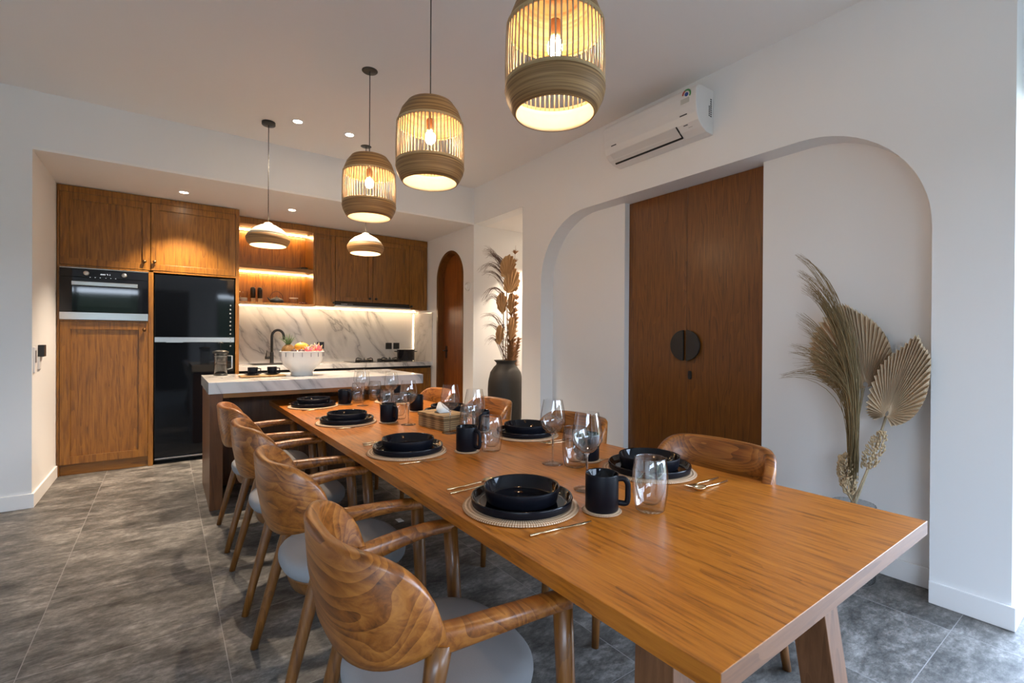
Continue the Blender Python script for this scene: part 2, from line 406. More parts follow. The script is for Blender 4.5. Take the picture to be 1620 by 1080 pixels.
def at(px, py, ax, val):
    """point of the photograph's (px, py) at a known plane of the room"""
    d = fw + rt*((px-810)/F_PX) - up*((py-540)/F_PX)
    i = 'xyz'.index(ax); return CAM + d*((val-CAM[i])/d[i])
def bez(p0, p1, p2, n=12):
    p0, p1, p2 = Vector(p0), Vector(p1), Vector(p2)
    return [p0*(1-t)**2+p1*2*t*(1-t)+p2*t*t for t in [k/n for k in range(n+1)]]
def smooth(pts, n=6):
    """catmull-rom through points"""
    P = [Vector(p) for p in pts]; P = [P[0]*2-P[1]]+P+[P[-1]*2-P[-2]]; out = []
    for i in range(1, len(P)-2):
        for k in range(n):
            t = k/n; a, b, c, d = P[i-1:i+3]
            out.append(.5*((2*b)+(c-a)*t+(2*a-5*b+4*c-d)*t*t+(3*b-a-3*c+d)*t**3))
    out.append(P[-2]); return out

# ================================================================ THE ROOM
XR, XN, ZC, ZS, YH, YBK = 2.979, 3.136, 3.056, 2.626, 4.888, 6.57
XL, XW = -.794, -3.9
b = MB(); b.box(XW-.3, 6.0, -4.0, 6.8, -.1, 0); struct(b.build('floor', FLOOR))
b = MB(); b.box(XW-.1, 3.3, YB-.1, YH+.1, ZC, ZC+.1); struct(b.build('ceiling', CEIL))
b = MB(); b.box(XL-.1, 3.136, YH+.1, YBK+.15, ZS, ZS+.1); b.box(XL, XR, YH, YH+.1, ZS-.0, ZS+.02); struct(b.build('ceiling_kitchen', CEIL))
b = MB(); b.box(XL, XR, YH, YH+.1, ZS+.02, ZC); struct(b.build('wall_header', WALL))
b = MB(); b.box(XW-.1, XL, YH, YH+.1, 0, ZC); struct(b.build('wall_back_left', WALL))
b = MB(); b.box(XL-.1, XL, YH+.1, YBK+.15, 0, ZS); struct(b.build('wall_kitchen_left', WALL))
b = MB(); b.box(XL, 3.3, YBK+.03, YBK+.15, 0, ZS); struct(b.build('wall_kitchen_back', WALL))
b = MB(); b.box(XW-.1, XW, YB-.1, YH, 0, ZC); struct(b.build('wall_left', WALL))
# right wall outline (y, z): niche with round shoulders, alcove opening, arched door
def arc(cy, cz, r, a0, a1, n=16): return [(cy+r*math.cos(math.radians(a0+(a1-a0)*k/n)), cz+r*math.sin(math.radians(a0+(a1-a0)*k/n))) for k in range(n+1)]
NR = .60; NZ = 2.412
poly = [(.39, 0), (.667, 0)] + arc(.667+NR, NZ-NR, NR, 180, 90) + arc(3.62-NR, NZ-NR, NR, 90, 0) + [(3.62, 0), (3.924, 0), (3.924, ZS), (YH, ZS), (YH, 0), (5.127, 0)]
poly += arc(5.4835, 2.045, .3565, 180, 0, 24) + [(5.84, 0), (YBK+.03, 0), (YBK+.03, ZC), (.39, ZC)]
b = MB(); b.prism(poly, XR, XN, 'X'); struct(b.build('wall_right', WALL))
b = MB(); b.box(XN, 6.0, .39, .55, 0, ZC); struct(b.build('wall_right_return', WALL))
# niche back: two panels either side of the double door
b = MB(); b.box(XN, XN+.12, .55, 1.547, 0, ZC); b.box(XN, XN+.12, 2.70, 3.80, 0, ZC); b.box(XN, XN+.12, 1.547, 2.70, NZ, ZC)
struct(b.build('wall_niche', WALL))
# alcove beyond the opening
b = MB(); b.box(XN, 4.5, YH, YH+.1, 0, ZC); b.box(XN, 4.5, 3.80, 3.924, 0, ZC); b.box(4.4, 4.5, 3.924, YH, 0, ZC)
struct(b.build('wall_alcove', WALL))
b = MB(); b.box(XN, 4.4, 3.924, YH, ZS, ZS+.1); struct(b.build('ceiling_alcove', CEIL))
# terrace side behind the camera: openings with dark frames, louvred centre
b = MB(); b.box(XW, 3.3, YB-.1, YB, 2.4, ZC); b.box(-.5, 1.03, YB-.1, YB, 0, 2.4); b.box(2.93, 3.3, YB-.1, YB, 0, 2.4)
struct(b.build('wall_terrace', WALL))
b = MB(); b.box(3.2, 3.3, YB, .39, 2.4, ZC); struct(b.build('wall_terrace_side', WALL))
b = MB()
b.box(-.45, .45, YB, YB+.03, .02, 2.38)
for k in range(38): b.hexa([(-.42, YB+.03, .06+k*.06), (.42, YB+.03, .06+k*.06), (.42, YB+.07, .05+k*.06), (-.42, YB+.07, .05+k*.06)], [(-.42, YB+.03, .085+k*.06), (.42, YB+.03, .085+k*.06), (.42, YB+.07, .06+k*.06), (-.42, YB+.07, .06+k*.06)])
struct(b.build('door_3', plain('dark louvred panel', (.03, .032, .035), .4)))
b = MB(); b.box(-9, 9, -6.6, -6.0, -.1, 2.5); struct(b.build('added_hedge', plain('dark added hedge', (.018, .035, .014), .9, bump=1, bscale=25, var=.6)))  # unseen hedge, added to darken the reflections in the oven and fridge
for k, (x0, x1) in enumerate(((-3.8, -.5), (1.03, 2.93))):
    b = MB(); nm = 3
    for j in range(nm+1):
        x = x0+(x1-x0)*j/nm; b.box(x-.025, x+.025, YB-.08, YB-.03, 0, 2.4)
    b.box(x0, x1, YB-.08, YB-.03, 2.34, 2.4)
    struct(b.build('window_%d' % (k+1), BMETAL))
# baseboards
H = .105
b = MB(); b.box(XW, XL+.014, YH-.014, YH, 0, H); b.box(XL, XL+.014, YH, 5.81, 0, H); struct(b.build('baseboard_left', TRIM, bevel=.003))
b = MB(); b.box(XR-.014, XR, .376, .667, 0, H); b.box(XR, 6, .376, .39, 0, H); b.box(XR-.014, XR, 3.62, 3.938, 0, H); b.box(XR-.014, XR, YH, 5.12, 0, H); b.box(XR-.014, XR, 5.85, 5.95, 0, H)
struct(b.build('baseboard_right', TRIM, bevel=.003))
b = MB(); b.box(XN-.014, XN, .667, 1.547, 0, H); b.box(XN-.014, XN, 2.70, 3.62, 0, H); b.box(XN, 4.4, YH-.014, YH, 0, H); struct(b.build('baseboard_niche', TRIM, bevel=.003))

# ---- double door in the niche
XD = 3.19; YM = at(1086, 545, 'x', XD).y
for k, (y0, y1) in enumerate(((1.49, YM-.002), (YM+.002, 2.697))):
    b = MB(); b.box(XD, XD+.045, y0, y1, .008, NZ-.003)
    d = struct(b.build('door_1' if k == 0 else 'door_2', W_DOOR, origin=(XD, y0, 0), bevel=.002))
    zc = at(1086, 546, 'x', XD).z
    s = -1 if k == 0 else 1
    hb = MB(); n = 28; R = .115
    pts = [(YM+s*(.012+R*.98*math.sin(PI*j/n)), zc+R*math.cos(PI*j/n)) for j in range(n+1)]
    hb.prism(pts, XD-.028, XD-.012, 'X'); hb.box(XD-.013, XD, YM+s*.03-.01, YM+s*.03+.01, zc-.06, zc+.06)
    h = hb.build('door_handle', BMETAL, bevel=.002); h.parent = d; h.matrix_parent_inverse = d.matrix_world.inverted(); h.location = (-XD, -y0, 0); h.matrix_parent_inverse = Matrix.Identity(4)
    if k == 0:
        p = at(1092, 593, 'x', XD); hb = MB(); hb.prism([(p.y+.014*math.cos(a*PI/8), p.z+(.018 if 0 < a < 8 else -.018 if a > 8 else 0)+.014*math.sin(a*PI/8)) for a in range(16)], XD-.012, XD, 'X')
        h = hb.build('lock_cover', BMETAL, bevel=.001); h.parent = d; h.location = (-XD, -y0, 0)
# ---- arched door in the kitchen side wall
b = MB(); o_ = arc(5.4835, 2.045, .3565, 180, 0, 24); i_ = arc(5.4835, 2.045, .316, 0, 180, 24)
b.prism([(5.127, 0)]+o_+[(5.84, 0), (5.7995, 0)]+i_+[(5.1675, 0)], XR-.006, XN-.0, 'X', W_DOOR)
struct(b.build('trim_1', W_DOOR, bevel=.003))
b = MB(); b.prism([(5.1675, .006)]+arc(5.4835, 2.045, .316, 180, 0, 24)+[(5.7995, .006)], XR+.09, XR+.13, 'X')
dr = struct(b.build('door_4', wood('teak arched door', (.11, .026, .003), (.20, .055, .007), (.28, .085, .013), 'Z', seedoff=9), origin=(XR+.09, 5.4835, 0)))
b = MB(); b.box(-.006, 0, .225, .265, 1.0, 1.16); b.tube([(-.005, .245, 1.1), (-.05, .245, 1.1), (-.05, .245, 1.1), (-.05, .13, 1.1)], .009)
h = b.build('door_handle', BMETAL); h.parent = dr

# ================================================================ KITCHEN: tall cabinet wall
YF = 5.823
tall = empty('tall_cabinet', (-.081, YF, 0), 0, 'tall teak cabinet around the oven and the black fridge', 'cabinet')
def P(bm, name, mat, par, **k):
    """build world-space geometry as a part of an unrotated thing"""
    o = bm.build(name, mat, par, **k); o.location = tuple(-c for c in wloc(par)); return o
def wloc(o):
    v = Vector(o.location)
    return v if o.parent is None else v+wloc(o.parent)
b = MB()
b.box(-.79, -.772, YF, 6.56, 0, 2.62); b.box(.597, .630, YF, 6.56, 0, 2.62); b.box(-.139, -.1, YF, 6.56, .0, 1.905)
b.box(-.772, .597, YF, 6.56, 2.563, 2.62); b.box(-.772, .597, YF+.0, 6.5, 1.887, 1.905); b.box(-.772, -.139, YF, 6.5, 1.396, 1.408); b.box(-.772, .597, 6.54, 6.56, .1, 2.56)
P(b, 'carcass', W_CAB, tall, bevel=.0015)
b = MB(); b.box(-.772, -.139, YF+.03, YF+.05, 0, .098); b.box(-.475, -.472, YF+.028, YF+.03, 0, .098, DARKGAP); b.mats[0] = None
P(b, 'plinth', W_CABX, tall)
def shaker(par, x0, x1, z0, z1, y, matv=W_CAB, fr=.06, name='door', knob=None, knobm=BRONZE):
    b = MB(); g = .0026
    x0 += g; x1 -= g; z0 += g; z1 -= g
    b.box(x0, x0+fr, y, y+.02, z0, z1); b.box(x1-fr, x1, y, y+.02, z0, z1)
    b.box(x0+fr, x1-fr, y, y+.02, z0, z0+fr); b.box(x0+fr, x1-fr, y, y+.02, z1-fr, z1); b.box(x0+fr-.002, x1-fr+.002, y+.013, y+.019, z0+fr-.002, z1-fr+.002)
    d = P(b, name, matv, par, bevel=.0012)
    if knob:
        kb = MB(); kb.lathe([(.0, -.030), (.012, -.028), (.0165, -.022), (.015, -.016), (.006, -.012), (.006, -.002), (.013, 0)], 16, (knob[0], y, knob[1]), axis='Y', close=True)
        k = kb.build('knob', knobm, d); k.location = (0, 0, 0)
    return d
shaker(tall, -.772, -.122, 1.905, 2.563, YF-.003, knob=(-.170, 1.985))
shaker(tall, -.122, .597, 1.905, 2.563, YF-.003, knob=(-.092, 1.990))
shaker(tall, -.772, -.139, .098, 1.396, YF-.003, knob=(-.170, 1.325), fr=.07)

# ---- oven
ov = empty('built_in_oven', (-.455, YF, 1.41), 0, 'built-in black glass oven with steel trim in the tall cabinet', 'oven')
b = MB(); b.box(-.770, -.141, YF+.002, 6.3, 1.412, 1.884); P(b, 'body', DARKGAP, ov)
b = MB(); b.box(-.770, -.141, YF-.018, YF+.002, 1.80, 1.873); P(b, 'control_panel', OVENG, ov, bevel=.001)
b = MB(); b.box(-.770, -.141, YF-.018, YF+.002, 1.481, 1.797); dpt = P(b, 'door', OVENG, ov, bevel=.001)
b = MB(); b.box(-.64, -.27, YF-.0195, YF-.018, 1.53, 1.71); wv = b.build('window', plain('oven window glass', (.006, .007, .009), .05, spec=.6), dpt)
b = MB(); b.box(-.770, -.141, YF-.020, YF+.002, 1.412, 1.478); P(b, 'lower_steel_trim', STEEL, ov, bevel=.001)
b = MB(); b.box(-.770, -.141, YF-.019, YF+.002, 1.876, 1.884); P(b, 'upper_steel_trim', STEEL, ov, bevel=.001)
z = at(165, 450, 'y', YF-.05).z
b = MB(); x0, x1 = at(113, 450, 'y', YF-.05).x, at(218, 450, 'y', YF-.05).x
b.box(x0, x1, YF-.062, YF-.045, z-.018, z+.018); b.box(x0+.02, x0+.04, YF-.05, YF-.018, z-.01, z+.01); b.box(x1-.04, x1-.02, YF-.05, YF-.018, z-.01, z+.01)
P(b, 'handle', STEEL, ov, bevel=.003)
for px, py in ((136.5, 432), (196.5, 436)):
    q = at(px, py, 'y', YF-.03); b = MB(); b.lathe([(0, -.028), (.017, -.028), (.020, -.024), (.020, 0)], 20, (q.x, YF-.018, q.z), axis='Y')
    P(b, 'knob', STEEL, ov)
b = MB(); q = at(167, 434.5, 'y', YF-.02); zz = q.z
for k, dx in enumerate((-.03, -.018, -.006, .008)):      # lit digits
    if k < 3: b.lathe([(.0042, -.001), (.0055, -.001), (.0055, 0)], 12, (q.x+dx, YF-.0185, zz), axis='Y')
    else: b.box(q.x+dx, q.x+dx+.009, YF-.0195, YF-.0185, zz+.004, zz+.006); b.box(q.x+dx+.007, q.x+dx+.009, YF-.0195, YF-.0185, zz-.006, zz+.006)
b.box(q.x+.03, q.x+.032, YF-.0195, YF-.0185, zz-.006, zz+.006)
for dx in (-.11, -.075, -.04, 0, .035, .07): b.box(q.x+dx, q.x+dx+.005, YF-.0195, YF-.0185, zz-.033, zz-.030)
P(b, 'display', DISP, ov)

# ---- fridge
fr = empty('refrigerator', (.247, YF, 0), 0, 'tall black gloss two-door refrigerator beside the oven', 'refrigerator')
b = MB(); b.box(-.094, .590, YF+.05, 6.45, .03, 1.878); P(b, 'body', plain('fridge body', (.008, .008, .009), .5), fr)
zs0, zs1 = at(305, 541, 'y', YF).z, at(305, 533.5, 'y', YF).z
b = MB(); b.box(-.090, .586, YF+.008, YF+.05, zs1+.002, 1.874); P(b, 'freezer_door', FRIDGE, fr, bevel=.003)
b = MB(); b.box(-.090, .586, YF+.008, YF+.05, .075, zs0-.002); P(b, 'fridge_door', FRIDGE, fr, bevel=.003)
b = MB(); b.box(-.090, .586, YF+.012, YF+.045, zs0, zs1); b.box(.0, .14, YF+.002, YF+.012, zs0-.004, zs0+.012, DARKGAP); b.mats[0] = None
P(b, 'handle_strip', STEEL, fr)
b = MB(); b.box(-.088, .584, YF+.012, YF+.05, .050, .062); P(b, 'bottom_trim', STEEL, fr)
b = MB()
for k in range(11):                      # small vertical row of white marks near the right edge
    q = at(364.5, 483+k*6.4, 'y', YF+.008); s = .006
    b.box(q.x-s*(.6+.4*(k % 3)), q.x+s, YF+.0065, YF+.0078, q.z-.008, q.z+.006)
P(b, 'printed_marks', plain('grey print', (.25, .26, .27), .5), fr)

# ================================================================ upper cabinets
YU = 6.127; YB2 = 6.56
up_ = empty('wall_cabinet', (1.805, YU, 1.64), 0, 'teak wall cabinets with a lit open shelf niche above the counter', 'cabinet')
NX0, NX1, DX = .648, 1.452, [1.478, 1.712, 2.192, 2.704, 2.972]
b = MB()
b.box(.634, 2.972, YU, YB2, 2.548, 2.62)                              # top box and rail
b.box(.634, NX0, YU, YB2, 1.648, 2.548); b.box(NX1, 1.478, YU, YB2, 1.648, 2.548)
b.box(NX0, NX1, YU, YB2, 1.648, 1.668); b.box(NX0, NX1, YB2-.02, YB2, 1.668, 2.548)
b.box(1.478, 1.712, YU+.02, YB2, 1.655, 2.548); b.box(1.712, 2.704, YU+.02, YB2, 1.725, 2.548); b.box(2.704, 2.972, YU+.02, YB2, 1.655, 2.548)
b.box(1.478, 2.972, YU+.0, YU+.02, 2.538, 2.548)
P(b, 'carcass', W_CAB, up_, bevel=.001)
shaker(up_, DX[0], DX[1], 1.655, 2.538, YU-.002, fr=.05, knob=(1.692, 1.70), knobm=BMETAL)
shaker(up_, DX[1], DX[2], 1.722, 2.538, YU-.002, fr=.055, knob=(2.150, 1.775), knobm=BMETAL)
shaker(up_, DX[2], DX[3], 1.722, 2.538, YU-.002, fr=.055, knob=(2.232, 1.775), knobm=BMETAL)
shaker(up_, DX[3], DX[4], 1.655, 2.538, YU-.002, fr=.05, knob=(2.73, 1.70), knobm=BMETAL)
b = MB(); b.box(NX0, NX1, YU+.012, YB2-.02, 2.052, 2.090); P(b, 'shelf', W_CABX, up_, bevel=.001)
# light strips: a slot light at the back of the niche top, of the shelf, and under the cabinets
for (x0, x1, y0, z0, nm, mt) in ((NX0, NX1, YB2-.10, 2.540, 'niche_light', LEDS), (NX0, NX1, YB2-.10, 2.045, 'shelf_light', LEDS), (.66, 2.95, YB2-.10, 1.641, 'counter_light', LED)):
    b = MB(); b.box(x0, x1, y0, y0+.012, z0, z0+.007); P(b, nm, mt, up_)

hd = empty('range_hood', (2.215, YU, 1.65), 0, 'slim black range hood under the wall cabinets above the stove', 'range hood')
b = MB(); b.prism([(YU-.02, 1.672), (YU-.008, 1.718), (6.5, 1.718), (6.5, 1.672)], 1.716, 2.702, 'X'); P(b, 'front', BMETAL, hd, bevel=.002)
b = MB(); b.box(1.70, 2.702, YU-.06, 6.45, 1.655, 1.671); P(b, 'base', plain('satin steel hood base', (.5, .5, .5), .35, metal=.8), hd, bevel=.002)
b = MB(); b.box(1.78, 1.86, YU-.0195, YU-.0165, 1.685, 1.692); b.box(1.87, 1.93, YU-.0195, YU-.0165, 1.687, 1.690); P(b, 'printed_marks', plain('pale print', (.6, .6, .6), .5), hd)

# ================================================================ counter
b = MB(); b.box(.632, 2.977, 5.955, 6.568, .890, .945)
ct = tag(b.build('countertop', MARB, bevel=.002, origin=(1.8, 6.26, .89)), 'white marble countertop along the kitchen back wall', 'countertop')
bc = empty('base_cabinet', (1.8, 6.0, 0), 0, 'teak base cabinets below the marble back counter', 'cabinet')
b = MB(); b.box(.634, 2.972, 6.02, 6.56, .08, .885); b.box(.634, 2.972, 6.06, 6.5, 0, .08); P(b, 'carcass', W_CAB, bc)
b = MB(); b.box(.634, 2.972, 6.0, 6.02, .862, .885, DARKGAP); P(b, 'shadow_rail', DARKGAP, bc)
for k in range(4):
    x0 = .634+k*.5845; shaker(bc, x0, x0+.5845, .09, .858, 5.995)
b = MB(); b.box(XL+1.44, XR-.012, YBK, YBK+.03, .945, 1.66); struct(b.build('trim_2', MARB))
b = MB(); b.box(XR-.012, XR, 5.962, YBK, .945, 1.622); struct(b.build('trim_3', MARB))
b = MB(); b.box(XR-.017, XR-.013, YBK-.006, YBK-.002, .95, 1.62)
tag(b.build('corner_light_strip', LED, origin=(XR-.016, YBK-.008, .95)), 'vertical warm light strip in the corner of the marble splashback', 'light strip')

sk = empty('kitchen_sink', (.97, 6.25, .945), 0, 'black inset sink in the marble counter below the tap', 'sink')
b = MB(); b.box(.79, 1.15, 6.06, 6.40, .9455, .951); P(b, 'rim', BMETAL, sk, bevel=.001)
b = MB(); b.box(.81, 1.13, 6.08, 6.38, .9512, .9525); P(b, 'basin', DARKGAP, sk)
fx, fy = at(430, 574, 'y', 6.46).x, 6.46
fc = empty('kitchen_tap', (fx, fy, .945), 0, 'tall black gooseneck tap behind the sink', 'tap')
b = MB(); b.lathe([(.024, 0), (.024, .012), (.021, .02), (.021, .13), (.017, .14)], 20, close=True); b.tube([(0, 0, .12)]+[(0, 0, .30)]+[(.065-.065*math.cos(a), -.02*math.sin(a/2), .33+.078*math.sin(a)) for a in [PI*k/10*.93 for k in range(11)]]+[(.134, -.02, .29)], .0155, 12)
b.build('spout', BMETAL, fc)
b = MB(); b.tube([(-.01, 0, .07), (-.075, 0, .07)], .018, 14); b.tube([(-.065, 0, .07), (-.055, -.01, .16)], [.007, .005], 8); b.build('lever', BMETAL, fc)

hb_ = empty('gas_stove', (2.33, 6.3, .945), 0, 'black built-in gas stove top with two burners', 'stove')
b = MB(); b.box(1.93, 2.58, 6.10, 6.50, .9455, .953); P(b, 'glass_top', plain('black stove glass', (.01, .01, .011), .1), hb_, bevel=.003)
for (cx_, cy_) in ((2.13, 6.26), (2.48, 6.26)):
    b = MB(); b.lathe([(.055, .953), (.06, .962), (.045, .972), (0, .973)], 24, (cx_, cy_, 0), STEEL)
    bn = P(b, 'burner', STEEL, hb_)
    b = MB(); b.lathe([(.105, .955), (.11, .955), (.11, .975), (.105, .975), (.105, .955)], 28, (cx_, cy_, 0))
    for k in range(6):
        a = k*PI/3+.2; c, s = math.cos(a), math.sin(a)
        b.tube([(cx_+.125*c, cy_+.125*s, .955), (cx_+.118*c, cy_+.118*s, .99), (cx_+.095*c, cy_+.095*s, .998), (cx_+.04*c, cy_+.04*s, .985)], .0065, 6)
    P(b, 'pan_support', BMETAL, hb_)
for dx in (2.30, 2.34):
    b = MB(); b.lathe([(.018, .953), (.018, .985), (.012, .99), (0, .99)], 16, (dx-.02, 6.14 if dx < 2.32 else 6.20, 0)); P(b, 'knob', BMETAL, hb_)
pt = empty('cooking_pot', (2.745, 6.33, .9458), 0, 'black stock pot standing at the right end of the stove', 'pot')
b = MB(); b.lathe([(0, .002), (.115, .002), (.122, .012), (.122, .150), (.130, .156), (.118, .160), (.118, .02), (0, .02)], 40); b.build('body', plain('enamel black', (.012, .013, .018), .2), pt)
b = MB(); b.lathe([(.128, .159), (.131, .162), (.128, .165), (.06, .168), (0, .168)], 40); b.build('lid', STEEL, pt)
for s in (-1, 1):
    b = MB(); b.tube([(s*.12, -.04, .13), (s*.155, -.03, .133), (s*.155, .03, .133), (s*.12, .04, .13)], .007, 8); b.build('handle', BMETAL, pt)

def socket(x, z, label):
    t = empty('wall_socket', (x, YBK, z), 0, label, 'socket', 'black sockets on the marble splashback')
    b = MB(); b.box(-.045, .045, -.010, 0, -.045, .045); b.build('plate', BMETAL, t, bevel=.003)
    b = MB(); b.lathe([(.022, -.0102), (.022, -.004), (0, -.004)], 20, axis='Y'); b.build('socket_hole', GLAZE, t)
socket(1.649, 1.163, 'black wall socket behind the fruit bowl on the marble splashback')
socket(2.585, 1.152, 'left of the two black wall sockets above the pot')
socket(2.700, 1.152, 'right of the two black wall sockets above the pot')

# ================================================================ shelf things
ZSH = 1.668; YS = 6.33
t = empty('glass_jar', (.728, YS, ZSH), 0, 'glass jar half filled with white beside the fridge on the niche floor', 'jar')
b = MB(); b.lathe([(0, .002), (.045, .002), (.045, .13), (.048, .134)], 28); b.build('jar_body', GLASS, t)
b = MB(); b.lathe([(0, .004), (.042, .004), (.042, .055), (0, .055)], 28); b.build('contents', PORC, t)
for x, lb in ((.826, 'left of two tall black and wood pepper mills on the niche floor'), (.900, 'right of two tall black and wood pepper mills on the niche floor')):
    t = empty('pepper_mill', (x, YS, ZSH), 0, lb, 'pepper mill', 'tall mills in the lit niche')
    b = MB(); b.box(-.024, .024, -.024, .024, 0, .055); b.build('base', W_TRAY, t, bevel=.003)
    b = MB(); b.lathe([(.026, .055), (.027, .16), (.022, .182), (0, .188)], 20, close=True); b.build('grip', BMETAL, t)
t = empty('teapot', (1.078, YS-.02, ZSH), 0, 'black cast iron teapot with an arched bronze handle in the lit niche', 'teapot')
b = MB(); b.lathe([(0, 0), (.045, 0), (.072, .015), (.078, .035), (.062, .06), (.035, .070), (0, .072)], 32); b.build('pot_body', plain('cast iron', (.012, .018, .024), .4, bump=.4, bscale=120), t)
b = MB(); b.lathe([(.032, .070), (.03, .076), (.008, .08), (.009, .092), (0, .094)], 20); b.build('lid', BMETAL, t)
b = MB(); b.tube([(-.06, 0, .035), (-.085, 0, .05), (-.098, 0, .072)], [.015, .010, .007], 8); b.build('spout', BMETAL, t)
b = MB(); b.tube([(-.068*math.cos(a)*1.05, 0, .055+.095*math.sin(a)) for a in [PI*k/14 for k in range(15)]], .0045, 8); b.build('handle', BRONZE, t)
t = empty('glass_cup', (1.262, YS-.05, ZSH), 0, 'small clear glass cup beside the teapot on the niche floor', 'cup')
b = MB(); b.lathe([(0, .003), (.038, .003), (.042, .01), (.044, .07), (.046, .074)], 28); b.build('cup_body', GLASS, t)
b = MB(); b.lathe([(.05, .072), (.05, .078), (0, .078)], 28); b.build('lid', plain('pale wood lid', (.6, .52, .4), .5), t)
for j, x in enumerate((1.345, 1.385, 1.42)):
    b = MB(); b.lathe([(0, 0), (.012, 0), (.019, .018), (.018, .033), (.014, .03), (.009, .01), (0, .008)], 18)
    o = b.build('tea_cup', plain('dark red glaze %d' % j, (.12, .03, .02), .2)); o.location = (x, YS-.02+.02*j, ZSH)
    tag(o, ['leftmost', 'middle', 'rightmost'][j]+' of the tiny dark red tea cups at the right of the niche floor', 'cup', 'tiny tea cups in the niche')
b = MB(); b.lathe([(0, 0), (.04, 0), (.075, .012), (.072, .016), (.03, .008), (0, .007)], 28); o = b.build('serving_dish', GLAZE); o.location = (1.10, 6.30, 2.090)
tag(o, 'flat dark dish lying on the upper niche shelf', 'dish')
t = empty('small_pan', (1.385, 6.30, 2.090), 0, 'small black pan at the right end of the upper niche shelf', 'pan')
b = MB(); b.lathe([(0, 0), (.038, 0), (.046, .03), (.044, .04), (.038, .01), (0, .008)], 24); b.build('pan_body', BMETAL, t)
b = MB(); b.tube([(-.04, 0, .032), (-.09, -.01, .02), (-.15, -.02, .012)], .006, 8); b.build('handle', BMETAL, t)

# ================================================================ island
isl = empty('kitchen_island', (1.08, 4.46, 0), 0, 'teak kitchen island with a thick white marble top and open front', 'island')
b = MB(); b.box(.2465, 1.918, 4.029, 4.898, .846, .930); P(b, 'worktop', MARB, isl, bevel=.002)
b = MB(); b.box(.256, .338, 4.050, 4.885, 0, .846); P(b, 'side_panel', W_ISL, isl, bevel=.002)
b = MB(); b.box(.338, 1.80, 4.048, 4.075, .812, .846); P(b, 'rail', W_CABX, isl, bevel=.001)
b = MB(); b.box(.338, 1.80, 4.62, 4.885, .02, .846); P(b, 'cabinet', W_ISL, isl, bevel=.002)
b = MB(); b.box(1.718, 1.80, 4.50, 4.62, 0, .846); P(b, 'end_panel', W_ISL, isl, bevel=.002)

ZI = .930
# french press
q = at(347, 592, 'z', ZI)
t = empty('french_press', (q.x, q.y-.12, ZI), 0, 'glass french press with a black lid at the left end of the island', 'french press')
b = MB(); b.lathe([(0, .006), (.048, .006), (.048, .185), (.052, .19)], 32); b.build('beaker', thin_glass('smoky glass', (.75, .78, .8)), t)
b = MB(); b.lathe([(.052, 0), (.052, .012), (0, .012)], 32, close=True); b.build('base', BMETAL, t)
b = MB(); b.lathe([(.060, .19), (.060, .205), (.03, .215), (.012, .218), (0, .218)], 32, close=True); b.tube([(0, 0, .215), (0, 0, .275)], .003); b.build('lid', BMETAL, t)
b = MB(); b.lathe([(.014, .272), (.019, .275), (.019, .283), (.012, .288), (0, .288)], 16, close=True); b.build('plunger_knob', BMETAL, t)
b = MB(); b.tube([(.048, 0, .17), (.085, 0, .165), (.085, 0, .06), (.048, 0, .05)], .006, 8); b.build('handle', STEEL, t)
b = MB(); b.lathe([(.046, .16), (.046, .165), (0, .165)], 24, close=True); b.build('filter', STEEL, t)
# tray with two cups
tr = at(406, 596, 'z', ZI)
t = empty('wooden_tray', (.655, 4.46, ZI), 0, 'long wooden serving board under two black cups on the island', 'tray')
b = MB(); b.box(-.17, .17, -.085, .085, .002, .014); b.build('board', W_TRAY, t, bevel=.006, seg=3)
for k, (dx, lb) in enumerate(((-.072, 'black cup on its saucer at the left of the wooden board'), (.075, 'black cup on its saucer at the right of the wooden board'))):
    x, y = .655+dx, 4.46+.01*k
    b = MB(); b.lathe([(0, 0), (.03, 0), (.066, .012), (.064, .016), (.03, .006), (0, .006)], 32); o = b.build('saucer', GLAZE); o.location = (x, y, ZI+.014)
    tag(o, 'black saucer under the %s cup on the wooden board' % ('left' if k == 0 else 'right'), 'saucer', 'black saucers on the board')
    t = empty('coffee_cup', (x, y, ZI+.020), 0, lb, 'cup', 'black cups on the board')
    b = MB(); b.lathe([(0, 0), (.028, 0), (.036, .010), (.038, .058), (.036, .060), (.033, .012), (0, .006)], 32); b.build('cup_body', BLACK, t)
    b = MB(); b.tube([(.036, 0, .048), (.058, -.004, .046), (.058, -.004, .022), (.034, 0, .014)], .005, 8); b.build('handle', BLACK, t)
# fruit bowl
bx, by = .965, 4.46
t = empty('fruit_bowl', (bx, by, ZI), 0, 'large white footed bowl full of fruit on the island', 'bowl')
b = MB(); b.lathe([(0, .004), (.088, 0), (.092, .004), (.090, .030), (.10, .045), (.145, .085), (.172, .14), (.180, .205), (.184, .210), (.176, .212), (.166, .14), (.14, .09), (.09, .055), (0, .05)], 48, flute=.006, fluten=16)
b.build('bowl_body', PORC, t)
b = MB()
for k in range(16):
    a = 2*PI*(k+.5)/16; c, s = math.cos(a), math.sin(a)
    b.box(.1795*c-.002, .1795*c+.002, .1795*s-.002, .1795*s+.002, .165, .200)
b.build('glaze_strokes', LINE, t)
FZ = ZI+.16
pa = empty('pineapple', (bx-.115, by-.02, FZ), 0, 'pineapple with a green crown at the left of the fruit bowl', 'pineapple')
b = MB(); b.ball((0, 0, .05), .055, sc=(1, 1, 1.15), sub=3); b.build('fruit_body', plain('pineapple skin', (.24, .12, .03), .6, bump=.9, bscale=90, var=.5), pa)
b = MB()
